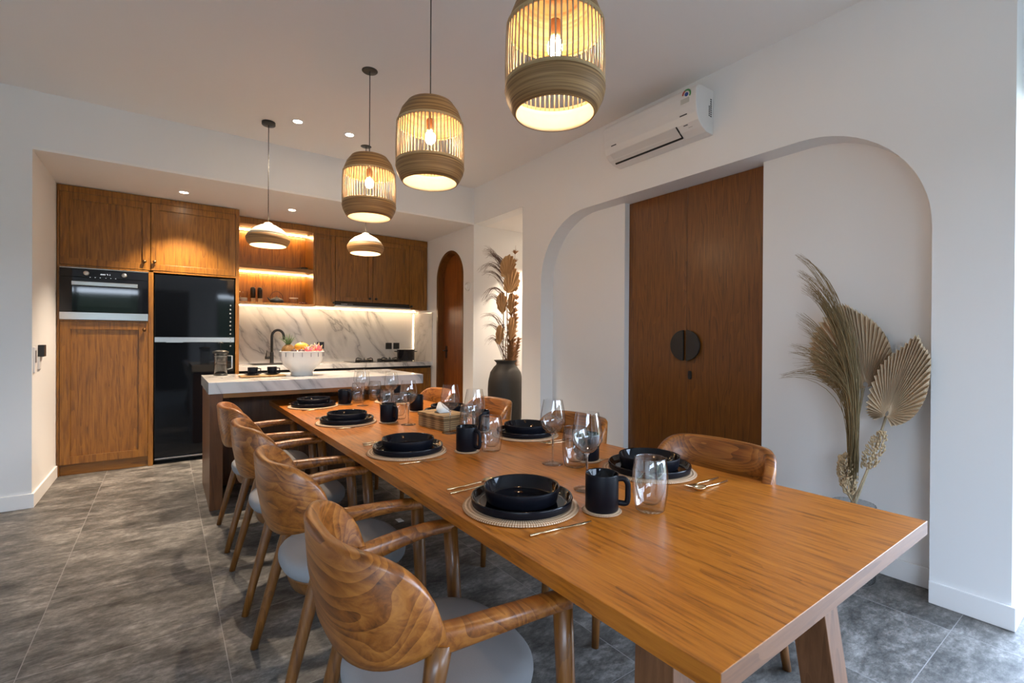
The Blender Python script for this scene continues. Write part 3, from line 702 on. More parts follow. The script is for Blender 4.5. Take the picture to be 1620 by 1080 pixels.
for k in range(26):
    a = k*2.4; tilt = .12+.75*(k/26); L = .11-.03*(k/26); c, s = math.cos(a), math.sin(a)
    pts = [(0.01*c, .01*s, .10), (L*.5*tilt*c, L*.5*tilt*s, .10+L*.55), (L*tilt*1.25*c, L*tilt*1.25*s, .10+L*(1.05-.35*tilt))]
    b.tube(bez(*pts, n=4), [.007, .008, .006, .004, .0008], 4, flat=.35)
b.build('crown', plain('pineapple crown leaf', (.10, .17, .06), .5, var=.3, bscale=20), pa)
def fruit(name, loc, r, sc, mat, label, cat, group=None, spikes=0):
    t = empty(name, loc, 0, label, cat, group)
    b = MB(); b.ball((0, 0, 0), r, sc=sc, sub=3); b.build('fruit_body', mat, t)
    if spikes:
        b = MB()
        for k in range(spikes):
            a = k*2.4; z = 1-2*(k+.5)/spikes; q = math.sqrt(1-z*z); d = Vector((q*math.cos(a)*sc[0], q*math.sin(a)*sc[1], z*sc[2]))
            b.tube([d*r*.93, d*r*1.12, d*r*1.28+Vector((0, 0, .012))], [.010, .006, .001], 5)
        b.build('scales', plain('yellow pink scales', (.62, .40, .22), .5, var=.3, bscale=40), t)
    else:
        b = MB(); b.tube([(0, 0, r*sc[2]*.95), (.003, 0, r*sc[2]*.95+.012)], .003, 6); b.build('stem', plain('stem '+name, (.15, .09, .03), .7), t)
    return t
MANGO = plain('mango skin', (.75, .36, .04), .35, var=.25, bscale=10); DRAG = plain('dragon fruit skin', (.58, .09, .13), .45, var=.35, bscale=20)
PLUM = plain('dark mangosteen skin', (.05, .018, .02), .4)
fruit('mango', (bx-.002, by+.005, FZ+.088), .045, (1.35, .9, .85), MANGO, 'orange yellow mango on top of the fruit bowl', 'mango')
fruit('dragon_fruit', (bx+.040, by-.085, FZ+.055), .038, (1.1, 1, .95), DRAG, 'pink dragon fruit in the middle front of the bowl', 'dragon fruit', 'dragon fruits in the bowl', 22)
fruit('dragon_fruit', (bx+.122, by-.02, FZ+.068), .038, (1.05, 1, 1.05), DRAG, 'pink dragon fruit at the right rim of the bowl', 'dragon fruit', 'dragon fruits in the bowl', 22)
fruit('mangosteen', (bx-.03, by-.12, FZ+.045), .030, (1, 1, .9), PLUM, 'dark purple mangosteen at the front left of the bowl', 'mangosteen', 'mangosteens in the bowl')
fruit('mangosteen', (bx+.05, by+.07, FZ+.06), .03, (1, 1, .9), PLUM, 'dark purple mangosteen behind the dragon fruits', 'mangosteen', 'mangosteens in the bowl')
fruit('mangosteen', (bx-.085, by-.105, FZ+.050), .024, (1, 1, .9), PLUM, 'dark purple mangosteen beside the pineapple', 'mangosteen', 'mangosteens in the bowl')

# ================================================================ DINING TABLE
TX0, TX1, TY0, TY1, ZT = .704, 1.798, .407, 4.45, .729
tb = empty('dining_table', ((TX0+TX1)/2, (TY0+TY1)/2, 0), 0, 'long teak dining table set for eight in the centre of the room', 'table')
b = MB()
vs = b.box(TX0, TX1, TY0, TY1, ZT-.040, ZT, W_TAB)
b.bm.faces.ensure_lookup_table()
ei = b.mi(W_TABX)
for f in b.bm.faces:
    if abs(f.calc_center_median().y-TY0) < 1e-4 or abs(f.calc_center_median().y-TY1) < 1e-4: f.material_index = ei
P(b, 'tabletop', W_TAB, tb, bevel=.0015)
XC = (TX0+TX1)/2
def tleg(s, y, dy):
    x = XC+s*.335; w = .045; b = MB(); dx = s*.09; z1 = ZT-.040
    b.hexa([(x+dx-w, y+dy-.05, 0), (x+dx+w, y+dy-.05, 0), (x+dx+w, y+dy+.05, 0), (x+dx-w, y+dy+.05, 0)], [(x-w, y-.05, z1), (x+w, y-.05, z1), (x+w, y+.05, z1), (x-w, y+.05, z1)])
    P(b, 'leg', W_TLEG, tb, bevel=.002)
for y, dy in ((.66, -.06), (4.18, .06)):
    for s in (-1, 1): tleg(s, y, dy)
    b = MB(); b.box(XC-.30, XC+.30, y-.03, y+.03, ZT-.10, ZT-.042); P(b, 'cross_rail', W_TLEG, tb, bevel=.002)
b = MB(); b.box(XC-.03, XC+.03, .69, 4.15, ZT-.09, ZT-.042); P(b, 'stretcher', W_TLEG, tb, bevel=.002)

# ================================================================ CHAIRS (local: facing +x)
def make_chair(name='dining_chair'):
    t = empty(name, (0, 0, 0)); tag(t, None, 'chair')
    # backrest: a lofted curved shell
    loops = []; N = 40
    for k in range(N+1):
        ph = math.radians(-88+176*k/N)
        c, s = max(0, math.cos(ph)), math.sin(ph)
        ex = .78
        def pc(off):
            return Vector((-.085-(.165+off)*(c**ex), (.238+off)*(abs(s)**ex)*(1 if s > 0 else -1), 0))
        q = abs(ph)/math.radians(88)
        fall = max(0, (q-.40)/.60)
        zt = .672+.158*max(0, 1-fall**2.3)**.62-.0*q+.004*(1-q); zb = .582+.048*q**2
        th = .0175
        mid = .5*(zt+zb)
        loop = []
        def pt(off, z):
            lean = -.030*((z-.6)/.25)*c
            v = pc(off); return (v.x+lean, v.y+(.012*(z-.62)/.2)*(1 if s > 0 else -1)*min(1, abs(s)*1.2), z)
        for off, z in ((-th, zb+.012), (-th, mid), (-th, zt-.010), (-th*.65, zt-.001), (0, zt), (th*.65, zt-.001), (th, zt-.010), (th*1.25, mid), (th*.9, zb+.02), (th*.6, zb+.002), (-th*.4, zb)):
            loop.append(pt(off, z))
        loops.append(loop)
    b = MB(); b.loft(loops); b.build('backrest', W_CH, t)
    for sg in (-1, 1):
        # arm: from the end of the back to the front leg
        pts = smooth([(-.120, sg*.226, .640), (-.07, sg*.240, .642), (.02, sg*.258, .648), (.12, sg*.270, .650), (.195, sg*.274, .645), (.215, sg*.274, .640)], 5)
        b = MB(); i0 = []
        n = len(pts)
        for k, p in enumerate(pts):
            u = k/(n-1); w = .021+.006*math.sin(PI*u); h = .030-.012*min(1, u*1.8)
            if k == n-1: w *= .7; h *= .7
            tn = (pts[min(k+1, n-1)]-pts[max(k-1, 0)]).normalized(); sd = Vector((-tn.y, tn.x, 0)).normalized()
            ring = []
            for j in range(12):
                a = 2*PI*j/12; ca, sa = math.cos(a), math.sin(a)
                ca = math.copysign(abs(ca)**.55, ca); sa = math.copysign(abs(sa)**.55, sa)
                ring.append(p+sd*w*ca+Vector((0, 0, 1))*h*sa)
            i0.append(ring)
        b.loft(i0); b.build('armrest', W_CH, t)
        b = MB(); b.tube([(.237, sg*.262, 0), (.231, sg*.264, .12), (.215, sg*.270, .42), (.200, sg*.272, .645)], [.0145, .017, .0225, .0235], 16); lg = b.build('leg', W_CHL, t)
        b = MB(); b.tube([(-.262, sg*.257, 0), (-.232, sg*.252, .12), (-.158, sg*.243, .40), (-.112, sg*.234, .56), (-.098, sg*.232, .635)], [.0145, .0175, .0225, .024, .028], 16); b.build('leg', W_CHL, t)
    # seat cushion
    def plan(k, n, g=0.0):
        a = 2*PI*k/n; c, s = math.cos(a), math.sin(a); e = .72 if c > 0 else .92
        x = .012+(.222+g)*math.copysign(abs(c)**e, c); y = (.232+g)*math.copysign(abs(s)**.75, s)*(1-.05*max(0, -c))
        return x, y
    n = 48; prof = [(-.03, .402), (-.006, .405), (.001, .416), (.003, .432), (.001, .446), (-.008, .458), (-.03, .465), (-.08, .469), (-.15, .471)]
    b = MB(); b.loft([[(*plan(k, n, g), z) for k in range(n)] for g, z in prof]); b.build('seat', FABRIC, t)
    b = MB(); b.loft([[(*plan(k, n, g), z) for k in range(n)] for g, z in ((-.05, .335), (-.030, .345), (-.018, .385), (-.014, .402))]); b.build('seat_frame', W_CHL, t)
    return t
CX_L, CX_R = .552, 1.655
spots_l = [1.10, 1.90, 2.69, 3.475]; spots_r = [1.10, 1.95, 2.81, 3.60]
lab_l = ['curved teak armchair with grey seat nearest the camera on the left side of the table', 'second teak armchair from the camera on the left side of the table', 'third teak armchair from the camera on the left side of the table', 'teak armchair on the left side of the table closest to the island']
lab_r = ['teak armchair on the far side of the table in front of the double door', 'teak armchair across the table in front of the left white niche panel', 'teak armchair across the table in front of the tall black vase', 'teak armchair across the table closest to the arched kitchen door']
ch0 = make_chair(); G = 'teak armchairs around the dining table'; ch0['group'] = G
for k in range(4):
    if k == 0: ch0.location = (CX_L, spots_l[0], 0); ch0['label'] = lab_l[0]
    else: copy_tree(ch0, (CX_L, spots_l[k], 0), 0, lab_l[k])
_q = at(632, 822.6, 'z', .4716)
for _c in list(bpy.data.objects):
    if _c.name == 'dining_chair.001':
        b = MB(); b.box(_q.x-.012-CX_L, _q.x+.012-CX_L, _q.y-.02-1.9, _q.y+.02-1.9, .4712, .4722); b.build('white_tag', PAPER, _c)
for k in range(4): copy_tree(ch0, (CX_R, spots_r[k], 0), PI, lab_r[k])

# ================================================================ TABLE SETTINGS
def make_mat():
    b = MB(); b.lathe([(0, 0), (.176, 0), (.182, .003), (.180, .007), (.172, .008), (0, .0075)], 72)
    return b.build('placemat', MAT)
def make_plate():
    b = MB(); b.lathe([(0, 0), (.148, 0), (.156, .004), (.160, .024), (.158, .028), (.153, .026), (.148, .010), (.13, .008), (0, .008)], 72, m=GLAZE)
    for f in b.bm.faces:
        if f.calc_center_median().xy.length > .149 and f.calc_center_median().z < .026: pass
    return b.build('dinner_plate', BLACK)
def make_bowl():
    b = MB(); b.lathe([(0, 0), (.100, 0), (.110, .005), (.119, .045), (.1175, .050), (.114, .046), (.106, .012), (.09, .008), (0, .007)], 72, m=GLAZE)
    return b.build('soup_bowl', BLACK)
def two_tone(o, r_in):
    """matte outside, glazed inside"""
    o.data.materials.clear(); o.data.materials.append(BLACK); o.data.materials.append(GLAZE)
    for p in o.data.polygons: p.material_index = 1 if p.normal.z > .3 or (p.normal.x*p.center.x+p.normal.y*p.center.y) < 0 else 0
    return o
def make_mug():
    t = empty('coffee_mug', (0, 0, 0)); tag(t, None, 'mug')
    b = MB(); b.lathe([(0, 0), (.046, 0), (.050, .004), (.050, .109), (.0485, .112), (.0465, .109), (.0465, .008), (0, .007)], 48)
    two_tone(b.build('mug_body', BLACK, t), 0)
    b = MB(); b.tube(smooth([(.046, 0, .094), (.066, 0, .094), (.077, 0, .080), (.078, 0, .055), (.077, 0, .030), (.070, 0, .020), (.046, 0, .022)], 5), .0085, 12, flat=1.0); b.build('handle', BLACK, t)
    return t
def make_coaster():
    b = MB(); b.lathe([(0, 0), (.057, 0), (.060, .003), (.056, .006), (0, .006)], 48); return b.build('coaster', MAT)
def make_tumbler():
    t = empty('glass_tumbler', (0, 0, 0)); tag(t, None, 'glass')
    b = MB(); b.lathe([(0, .002), (.040, .002), (.044, .006), (.0515, .055), (.0535, .09), (.052, .125), (.047, .157), (.0455, .160)], 48); b.build('outer_wall', GLASS, t)
    b = MB(); b.lathe([(0, .022), (.022, .022), (.034, .036), (.0455, .075), (.048, .105), (.0475, .13), (.0455, .160)], 48, flute=.02, fluten=8); b.build('inner_wall', GLASS, t)
    b = MB(); b.lathe([(.0455, .159), (.0468, .1615), (.0455, .163), (.0440, .1615), (.0455, .159)], 48); b.build('rim', thin_glass('bright rim glass', (.9, .9, .9), refl=1.2), t)
    return t
def make_wine():
    t = empty('wine_glass', (0, 0, 0)); tag(t, None, 'glass')
    b = MB(); b.lathe([(.004, .126), (.020, .132), (.041, .150), (.0530, .176), (.0515, .205), (.0455, .240), (.0395, .270)], 48); b.build('bowl', GLASS, t)
    b = MB(); b.lathe([(.0048, .006), (.0036, .03), (.0036, .11), (.006, .122), (.010, .127), (0, .130)], 16); b.build('stem', SOLIDG, t)
    b = MB(); b.lathe([(0, .0008), (.044, .0008), (.0455, .0025), (.02, .0055), (.0048, .010), (0, .012)], 40); b.build('foot', GLASS, t)
    return t
def make_knife():
    b = MB(); b.tube([(-.105, 0, .004), (-.04, 0, .004), (.005, 0, .004)], [.0035, .0035, .0025], 8)
    b.loft([[(.0, -.0015, .003), (.0, .002, .003), (.0, .002, .0045), (.0, -.0015, .0045)], [(.06, -.007, .0035), (.06, .004, .003), (.06, .004, .0045), (.06, -.007, .004)], [(.105, -.001, .003), (.105, .003, .003), (.105, .003, .004), (.105, -.001, .004)]])
    return b.build('table_knife', GOLD)
def make_spoon():
    b = MB(); b.tube([(-.10, 0, .004), (-.03, 0, .004), (.03, 0, .007), (.05, 0, .006)], [.0035, .003, .0022, .003], 8)
    b.lathe([(0, -.010), (.6, -.008), (.9, -.003), (1.0, .001), (.97, .002), (.85, -.001), (.55, -.0055), (0, -.0075)], 24)
    for v in b.bm.verts:
        if abs(v.co.x) <= 1.0001 and (v.co.xy.length > .12 or (v.co.z < -.005)): v.co = Vector((.075+v.co.x*.029, v.co.y*.018, .0115+v.co.z))
    return b.build('table_spoon', GOLD)
def make_fork():
    b = MB(); b.tube([(-.10, 0, .004), (-.03, 0, .004), (.03, 0, .007), (.045, 0, .006)], [.0035, .003, .0022, .003], 8)
    b.loft([[(.042, -.004, .004), (.042, .004, .004), (.042, .004, .007), (.042, -.004, .007)], [(.060, -.0115, .003), (.060, .0115, .003), (.060, .0115, .005), (.060, -.0115, .005)], [(.072, -.0115, .004), (.072, .0115, .004), (.072, .0115, .006), (.072, -.0115, .006)]])
    for j in range(4):
        y = -.010+.0067*j; b.tube([(.070, y, .005), (.09, y, .007), (.108, y*.9, .011)], [.0019, .0017, .0008], 6)
    return b.build('table_fork', GOLD)
PROTO = dict(placemat=make_mat, dinner_plate=lambda: two_tone(make_plate(), 0), soup_bowl=lambda: two_tone(make_bowl(), 0), coffee_mug=make_mug, coaster=make_coaster, glass_tumbler=make_tumbler, wine_glass=make_wine, table_knife=make_knife, table_spoon=make_spoon, table_fork=make_fork)
CATS = dict(placemat='placemat', dinner_plate='plate', soup_bowl='bowl', coffee_mug='mug', coaster='coaster', glass_tumbler='glass', wine_glass='glass', table_knife='knife', table_spoon='spoon', table_fork='fork')
DESC = dict(placemat='round woven placemat', dinner_plate='black dinner plate', soup_bowl='deep black bowl', coffee_mug='matte black mug', coaster='small woven coaster', glass_tumbler='clear double-walled tumbler', wine_glass='empty stemmed wine glass', table_knife='thin gold knife', table_spoon='gold spoon', table_fork='gold fork')
first = {}
def put(kind, x, y, z, rz, where):
    lab = DESC[kind]+' '+where
    if kind not in first:
        o = PROTO[kind](); first[kind] = o
        o['category'] = CATS[kind]; o['group'] = DESC[kind].split(' stacked')[0].split(' under')[0]+'s on the dining table'
        o.location = (x, y, z); o.rotation_euler = (0, 0, rz); o['label'] = lab
        return o
    return copy_tree(first[kind], (x, y, z), rz, lab)
# (side, mat xy, mug, tumbler, wine, position words)
S = [('L', (.902, 1.190), (1.078, 1.012), (1.203, .930), (1.187, 1.185), 'of the front setting on the left side of the table', -.75),
     ('L', (.905, 2.065), (1.135, 1.915), (1.235, 1.860), (1.265, 2.060), 'of the second setting on the left side of the table', -1.25),
     ('L', (.910, 3.000), (1.128, 2.865), (1.235, 2.950), (1.196, 2.715), 'of the third setting on the left side of the table', -1.25),
     ('L', (.915, 3.850), (1.150, 3.84), (1.265, 3.86), (1.245, 3.69), 'of the last setting on the left side of the table', -1.25),
     ('R', (1.560, 1.215), (1.480, 1.475), (1.366, 1.432), (1.316, 1.515), 'of the front setting on the right side of the table', PI/2),
     ('R', (1.590, 2.060), (1.455, 2.30), (1.340, 2.235), (1.281, 2.345), 'of the second setting on the right side of the table', PI/2),
     ('R', (1.590, 2.950), (1.47, 3.20), (1.265, 3.24), (1.385, 3.46), 'of the third setting on the right side of the table', PI/2),
     ('R', (1.560, 3.780), (1.62, 3.955), (1.435, 3.95), (1.31, 3.955), 'of the last setting on the right side of the table', PI/2)]
for side, mt, mg, tm, wg, wh, hr in S:
    put('placemat', *mt, ZT+.0005, 0, wh)
    put('dinner_plate', mt[0]+.004, mt[1], ZT+.0085, 0, wh)
    put('soup_bowl', mt[0]+.004, mt[1], ZT+.0172, 0, wh)
    put('coaster', *mg, ZT+.0005, 0, wh)
    put('coffee_mug', *mg, ZT+.0068, hr, wh)
    put('glass_tumbler', *tm, ZT+.0005, .3, wh)
    put('wine_glass', *wg, ZT+.0005, 0, wh)
    s = 1 if side == 'L' else -1
    rz = 0 if side == 'L' else PI
    put('table_knife', mt[0]-.04*s*0-.02*s, mt[1]-.215*s, ZT+.0005, rz-.10, wh)
    put('table_fork', mt[0]-.03*s, mt[1]+.222*s, ZT+.0005, rz+.02, wh)
    put('table_spoon', mt[0]-.02*s, mt[1]+.262*s, ZT+.0005, rz+.0, wh)

# ---- tissue box
t = empty('tissue_box', (1.335, 2.535, ZT+.0005), .12, 'woven wicker tissue box with a lid in the middle of the table', 'tissue box')
b = MB(); b.box(-.085, .085, -.135, .135, 0, .062); b.build('box', WICK, t, bevel=.006, seg=3)
b = MB(); b.box(-.089, .089, -.139, .139, .064, .088); b.build('lid', WICK, t, bevel=.006, seg=3)
b = MB(); b.lathe([(.05, .0885), (.05, .0895), (0, .0895)], 24, close=True); b.build('slot', DARKGAP, t)
b = MB()
b.loft([[(-.045, -.035, .089), (.03, -.05, .089), (.04, .01, .089), (-.03, .02, .089)], [(-.05, -.005, .115), (.01, -.03, .122), (.03, .02, .12), (-.01, .03, .118)], [(-.02, .02, .145), (-.005, .015, .148), (.0, .03, .146), (-.01, .03, .145)]])
b.build('tissue', PAPER, t)

# ================================================================ PENDANT LAMPS
def make_barrel():
    t = empty('barrel_pendant_lamp', (0, 0, 0)); tag(t, None, 'lamp')
    zt = ZC-2.045                    # origin at shade bottom
    b = MB(); b.lathe([(.0, zt), (.052, zt), (.052, zt-.022), (.048, zt-.026), (0, zt-.026)], 28); b.build('canopy', BMETAL, t)
    b = MB(); b.tube([(0, 0, .32), (0, 0, zt-.02)], .0032, 8); b.build('cord', CORD, t)
    b = MB(); b.lathe([(.020, .420), (.085, .418), (.118, .405), (.147, .365), (.1675, .310), (.1695, .300), (.1645, .300), (.144, .360), (.116, .398), (.084, .413), (.020, .415), (.020, .420)], 56); b.build('top_shade', COIL, t)
    b = MB(); b.lathe([(.1735, .092), (.1755, .086), (.177, .078), (.170, .050), (.154, .018), (.141, .0), (.136, .0), (.149, .020), (.164, .052), (.171, .078), (.170, .092), (.1735, .092)], 56)
    ls = b.build('bottom_shade', COIL, t)
    ls.data.materials.append(INNER)
    for p in ls.data.polygons:
        if p.normal.x*p.center.x+p.normal.y*p.center.y < -.001: p.material_index = 1
    b = MB(); b.lathe([(.171, .090), (.1755, .092), (.1755, .103), (.171, .105), (.171, .090)], 56); b.build('lower_ring', COILB, t)
    b = MB(); b.lathe([(.1665, .290), (.172, .292), (.172, .304), (.1665, .306), (.1665, .290)], 56); b.build('upper_ring', COILB, t)
    b = MB()
    for k in range(58):
        a = 2*PI*k/58+random.uniform(-.008, .008); c, s = math.cos(a), math.sin(a)
        b.tube([(.1725*c, .1725*s, .094), (.1735*c, .1735*s, .16), (.172*c, .172*s, .23), (.169*c, .169*s, .304)], .0031, 5)
    sl = b.build('slats', SLAT, t); 
    b = MB(); b.lathe([(0, .33), (.018, .33), (.021, .32), (.021, .275), (.017, .268), (0, .268)], 20); b.build('socket', plain('copper socket', (.30, .16, .08), .4, metal=.6), t)
    b = MB(); b.ball((0, 0, .235), .027, sc=(1, 1, 1.25), sub=3); b.build('bulb', BULB, t)
    return t
l0 = make_barrel(); l0['group'] = 'slatted barrel lamps over the dining table'
l0.location = (1.107, 1.275, 2.045); l0['label'] = 'slatted bamboo barrel pendant lamp nearest the camera'
copy_tree(l0, (1.107, 2.255, 2.060), 0, 'middle of the three slatted bamboo barrel pendant lamps')
copy_tree(l0, (1.107, 3.170, 2.065), 0, 'farthest of the three slatted bamboo barrel pendant lamps')
for o in bpy.data.objects:
    pass
def make_dome():
    t = empty('dome_pendant_lamp', (0, 0, 0)); tag(t, None, 'lamp')
    zt = ZC-2.025
    b = MB(); b.lathe([(0, zt), (.052, zt), (.052, zt-.022), (.048, zt-.026), (0, zt-.026)], 28); b.build('canopy', BMETAL, t)
    b = MB(); b.tube([(0, 0, .17), (0, 0, zt-.02)], .0032, 8); b.build('cord', CORD, t)
    b = MB(); b.lathe([(.010, .198), (.028, .192), (.036, .180), (.060, .170), (.105, .145), (.140, .112), (.158, .085), (.154, .083), (.136, .108), (.10, .14), (.05, .165), (.010, .175)], 56)
    b.build('top_shade', plain('whitewashed woven bamboo', (.72, .62, .46), .6, bump=.6, bscale=150, var=.12), t)
    b = MB(); b.lathe([(.158, .085), (.1675, .065), (.165, .040), (.150, .012), (.138, .0), (.134, .002), (.146, .014), (.160, .042), (.162, .065), (.154, .083)], 56)
    o = b.build('bottom_shade', COIL, t); o.data.materials.append(INNER)
    for p in o.data.polygons:
        if p.normal.x*p.center.x+p.normal.y*p.center.y < -.001: p.material_index = 1
    b = MB(); b.ball((0, 0, .085), .028, sub=3); b.build('bulb', BULB, t)
    return t
d0 = make_dome(); d0['group'] = 'dome lamps over the island'
d0.location = (.689, 4.422, 2.022); d0['label'] = 'left pale dome pendant lamp over the island'
copy_tree(d0, (1.516, 4.435, 2.050), 0, 'right pale dome pendant lamp over the island')
# ---- downlights
def downlight(x, y, z, label, power, blend=.6, group='small round downlights'):
    t = empty('ceiling_downlight', (x, y, z), 0, label, 'downlight', group)
    b = MB(); b.lathe([(.045, 0), (.045, -.004), (.036, -.005), (.033, -.001)], 28); b.build('ring', TRIM, t)
    b = MB(); b.lathe([(.033, -.002), (0, -.002)], 24); b.build('lens', DLGT, t)
    d = bpy.data.lights.new('downlight_beam', 'SPOT'); d.energy = power; d.color = WARM2; d.spot_size = math.radians(95); d.spot_blend = blend; d.shadow_soft_size = .03
    o = bpy.data.objects.new('downlight_beam', d); COL.objects.link(o); o.parent = t; o.location = (0, 0, -.012)
downlight(.882, 4.263, ZC, 'left bright downlight in the main ceiling', 210)
downlight(1.309, 4.264, ZC, 'right bright downlight in the main ceiling', 210)
downlight(.134, 5.47, ZS, 'downlight in the lower ceiling above the fridge', 230)
downlight(1.088, 5.515, ZS, 'downlight in the lower ceiling above the open niche', 230)
downlight(3.75, 4.42, ZS, 'downlight hidden in the alcove ceiling beside the vase', 220)

# ================================================================ AIR CONDITIONER
ac = empty('air_conditioner', (XR, 2.21, 2.635), 0, 'white wall mounted air conditioner above the niche', 'air conditioner')
y0, y1 = 1.805, 2.615
prof = [(XR, 2.635), (2.90, 2.640), (2.845, 2.665), (2.805, 2.700), (2.787, 2.745), (2.779, 2.80), (2.777, 2.86), (2.782, 2.905), (2.80, 2.926), (2.85, 2.935), (XR, 2.935)]
b = MB(); b.prism([(x, z) for x, z in prof], y0, y1, 'Y'); P(b, 'housing', ACW, ac, bevel=.006, seg=3)
b = MB(); b.hexa([(2.797, y0+.17, 2.698), (2.801, y1-.05, 2.698), (2.868, y1-.05, 2.649), (2.868, y0+.17, 2.649)], [(2.795, y0+.17, 2.702), (2.799, y1-.05, 2.702), (2.868, y1-.05, 2.655), (2.868, y0+.17, 2.655)]); P(b, 'louver', plain('ac louver plastic', (.66, .65, .64), .4), ac)
b = MB(); b.box(2.868, 2.880, y0+.165, y1-.045, 2.640, 2.650); b.hexa([(2.797, y0+.160, 2.697), (2.797, y0+.168, 2.697), (2.876, y0+.168, 2.642), (2.876, y0+.160, 2.642)], [(2.799, y0+.160, 2.70), (2.799, y0+.168, 2.70), (2.878, y0+.168, 2.645), (2.878, y0+.160, 2.645)]); P(b, 'air_slot', DARKGAP, ac)
MK = plain('dark print', (.05, .05, .06), .5); 
b = MB()
q = at(1086, 149, 'x', 2.776)
for k in range(14):
    a = PI*(-.15+1.1*k/13); m_ = [plain('label green', (.10, .35, .12), .5), plain('label red', (.5, .06, .04), .5)][k > 9] if k in (0, 10) else m_
    b.box(2.7755, 2.7775, q.y-.028*math.cos(a)-.005, q.y-.028*math.cos(a)+.005, q.z+.028*math.sin(a)-.005, q.z+.028*math.sin(a)+.005, m_)
b.lathe([(.013, -.0005), (.013, .002)], 16, (2.7755, q.y, q.z), plain('label blue', (.02, .06, .3), .5), axis='X', close=True)
b.box(2.7765, 2.778, q.y-.02, q.y+.045, q.z-.055, q.z-.022, plain('label grey', (.5, .5, .46), .5))
P(b, 'rating_sticker', MK, ac)
b = MB()
for yy, zz, w in ((y0+.10, 2.752, .055), (y1-.10, 2.752, .05)): b.box(2.7845, 2.787, yy-w/2, yy+w/2, zz-.004, zz+.004)
for k, (yy, xx) in enumerate(((y0+.085, .0), (y0+.06, .02), (y0+.10, .035))):
    b.box(2.81+xx, 2.825+xx, yy, yy+.03, 2.690-xx*.65, 2.694-xx*.65)
for k in range(9): b.box(2.94, 2.954, y0-.0015, y0, 2.86-k*.014, 2.868-k*.014)
for k in range(6): b.box(2.922, 2.934, y0-.0015, y0, 2.81-k*.012, 2.817-k*.012)
P(b, 'printed_marks', MK, ac)

# ================================================================ small wall things
t = empty('motion_sensor', (XR, 5.01, 1.895), 0, 'small round white sensor beside the arched door', 'sensor')
b = MB(); b.lathe([(.052, 0), (.052, -.015), (.045, -.022), (0, -.024)], 28, axis='X'); b.build('housing', PORC, t)
b = MB(); b.lathe([(.028, -.022), (.024, -.034), (.01, -.042), (0, -.043)], 24, axis='X'); b.build('lens', TRIM, t)
t = empty('wall_switch', (XL, 4.95, 1.08), 0, 'slim white switch panel at the corner of the left kitchen wall', 'switch')
b = MB(); b.box(0, .010, -.032, .032, -.095, .095); b.build('plate', TRIM, t, bevel=.002)
b = MB(); b.box(.010, .013, -.02, .02, -.02, .07); b.build('rocker', LINE, t)
t = empty('wall_remote', (XL, 5.12, 1.10), 0, 'white wall remote with a dark top beside the tall cabinet', 'remote')
b = MB(); b.box(0, .012, -.05, .05, -.095, .0); b.build('plate', TRIM, t, bevel=.002)
b = MB(); b.box(0, .035, -.035, .045, .0, .09); b.build('holder', BMETAL, t, bevel=.003)

# ================================================================ TALL BLACK VASE in the alcove
vx, vy = at(799.7, 600, 'y', 4.45).x, 4.45
t = empty('floor_vase', (vx, vy, 0), 0, 'tall matte black floor vase standing in the alcove opening', 'vase')
b = MB(); b.lathe([(0, .004), (.13, .002), (.145, .02), (.175, .25), (.198, .5), (.203, .68), (.197, .78), (.175, .88), (.135, .94), (.108, .965), (.104, .985), (.128, 1.010), (.134, 1.018), (.126, 1.018), (.096, .985), (.09, .95)], 56); b.build('vase_body', VASE, t)
ar = empty('dried_bouquet', (vx, vy, .96), 0, 'tall bouquet of dried palm leaves and feathery plumes in the black vase', 'bouquet')
AL = lambda px, py, dy=0: at(px, py, 'y', vy+dy)-Vector((vx, vy, .96))
b = MB()
for px0, px1, py1, dy in ((796, 797, 470, 0), (803, 801, 430, -.03), (808, 812, 440, .02), (800, 806, 520, .03)):
    b.tube(smooth([AL(px0, 590, dy), AL(px0, 540, dy), AL(px1, py1, dy)], 6), [.006]*12+[.004], 6)
b.build('stems', plain('dried stems', (.20, .12, .06), .8), ar)
def fan(parent, base, outline, mat, amp=.006, name='palm_leaf', nrm=Vector((-1, 0, 0)), off=Vector((0, 0, 0)), ribs=6):
    base = Vector(base); outline = smooth([Vector(o) for o in outline], ribs); n = len(outline)
    b = MB(); bm = b.bm
    inner = [bm.verts.new(base+(o-base)*.06+off) for o in outline]; mid = []; out = []
    for k, o in enumerate(outline):
        s = amp*(1 if k % 2 else -1)
        mid.append(bm.verts.new(base+(o-base)*.55+nrm*s*.8+off)); jag = 1.0 if k % 2 else .955
        out.append(bm.verts.new(base+(o-base)*jag+nrm*s*1.3+off))
    for A, B in ((inner, mid), (mid, out)):
        for k in range(n-1): bm.faces.new((A[k], A[k+1], B[k+1], B[k]))
    return b.build(name, mat, parent, solid=.0018, recalc=False)
for (bx_, by_), ol in (((803, 440), [(793, 436), (791, 420), (796, 408), (806, 402), (813, 408), (816, 418), (810, 432)]),
                       ((806, 465), [(797, 458), (797, 442), (806, 430), (816, 426), (822, 440), (821, 452), (812, 462)]),
                       ((795, 497), [(787, 487), (785, 474), (790, 464), (797, 463), (803, 475), (800, 490)]),
                       ((808, 497), [(803, 485), (804, 470), (809, 462), (814, 472), (813, 487)]),
                       ((807, 540), [(804, 528), (804, 510), (810, 500), (816, 512), (815, 530)]),
                       ((790, 546), [(784, 540), (785, 522), (790, 513), (797, 520), (796, 536)])):
    ol = [(bx_+(x-bx_)*1.02, by_+(y-by_)*1.0) for x, y in ol]
    fan(ar, AL(bx_, by_, -.06), [AL(x, y, -.06) for x, y in ol], FANB, .012, nrm=Vector((-.3, -1, 0)).normalized(), ribs=3)
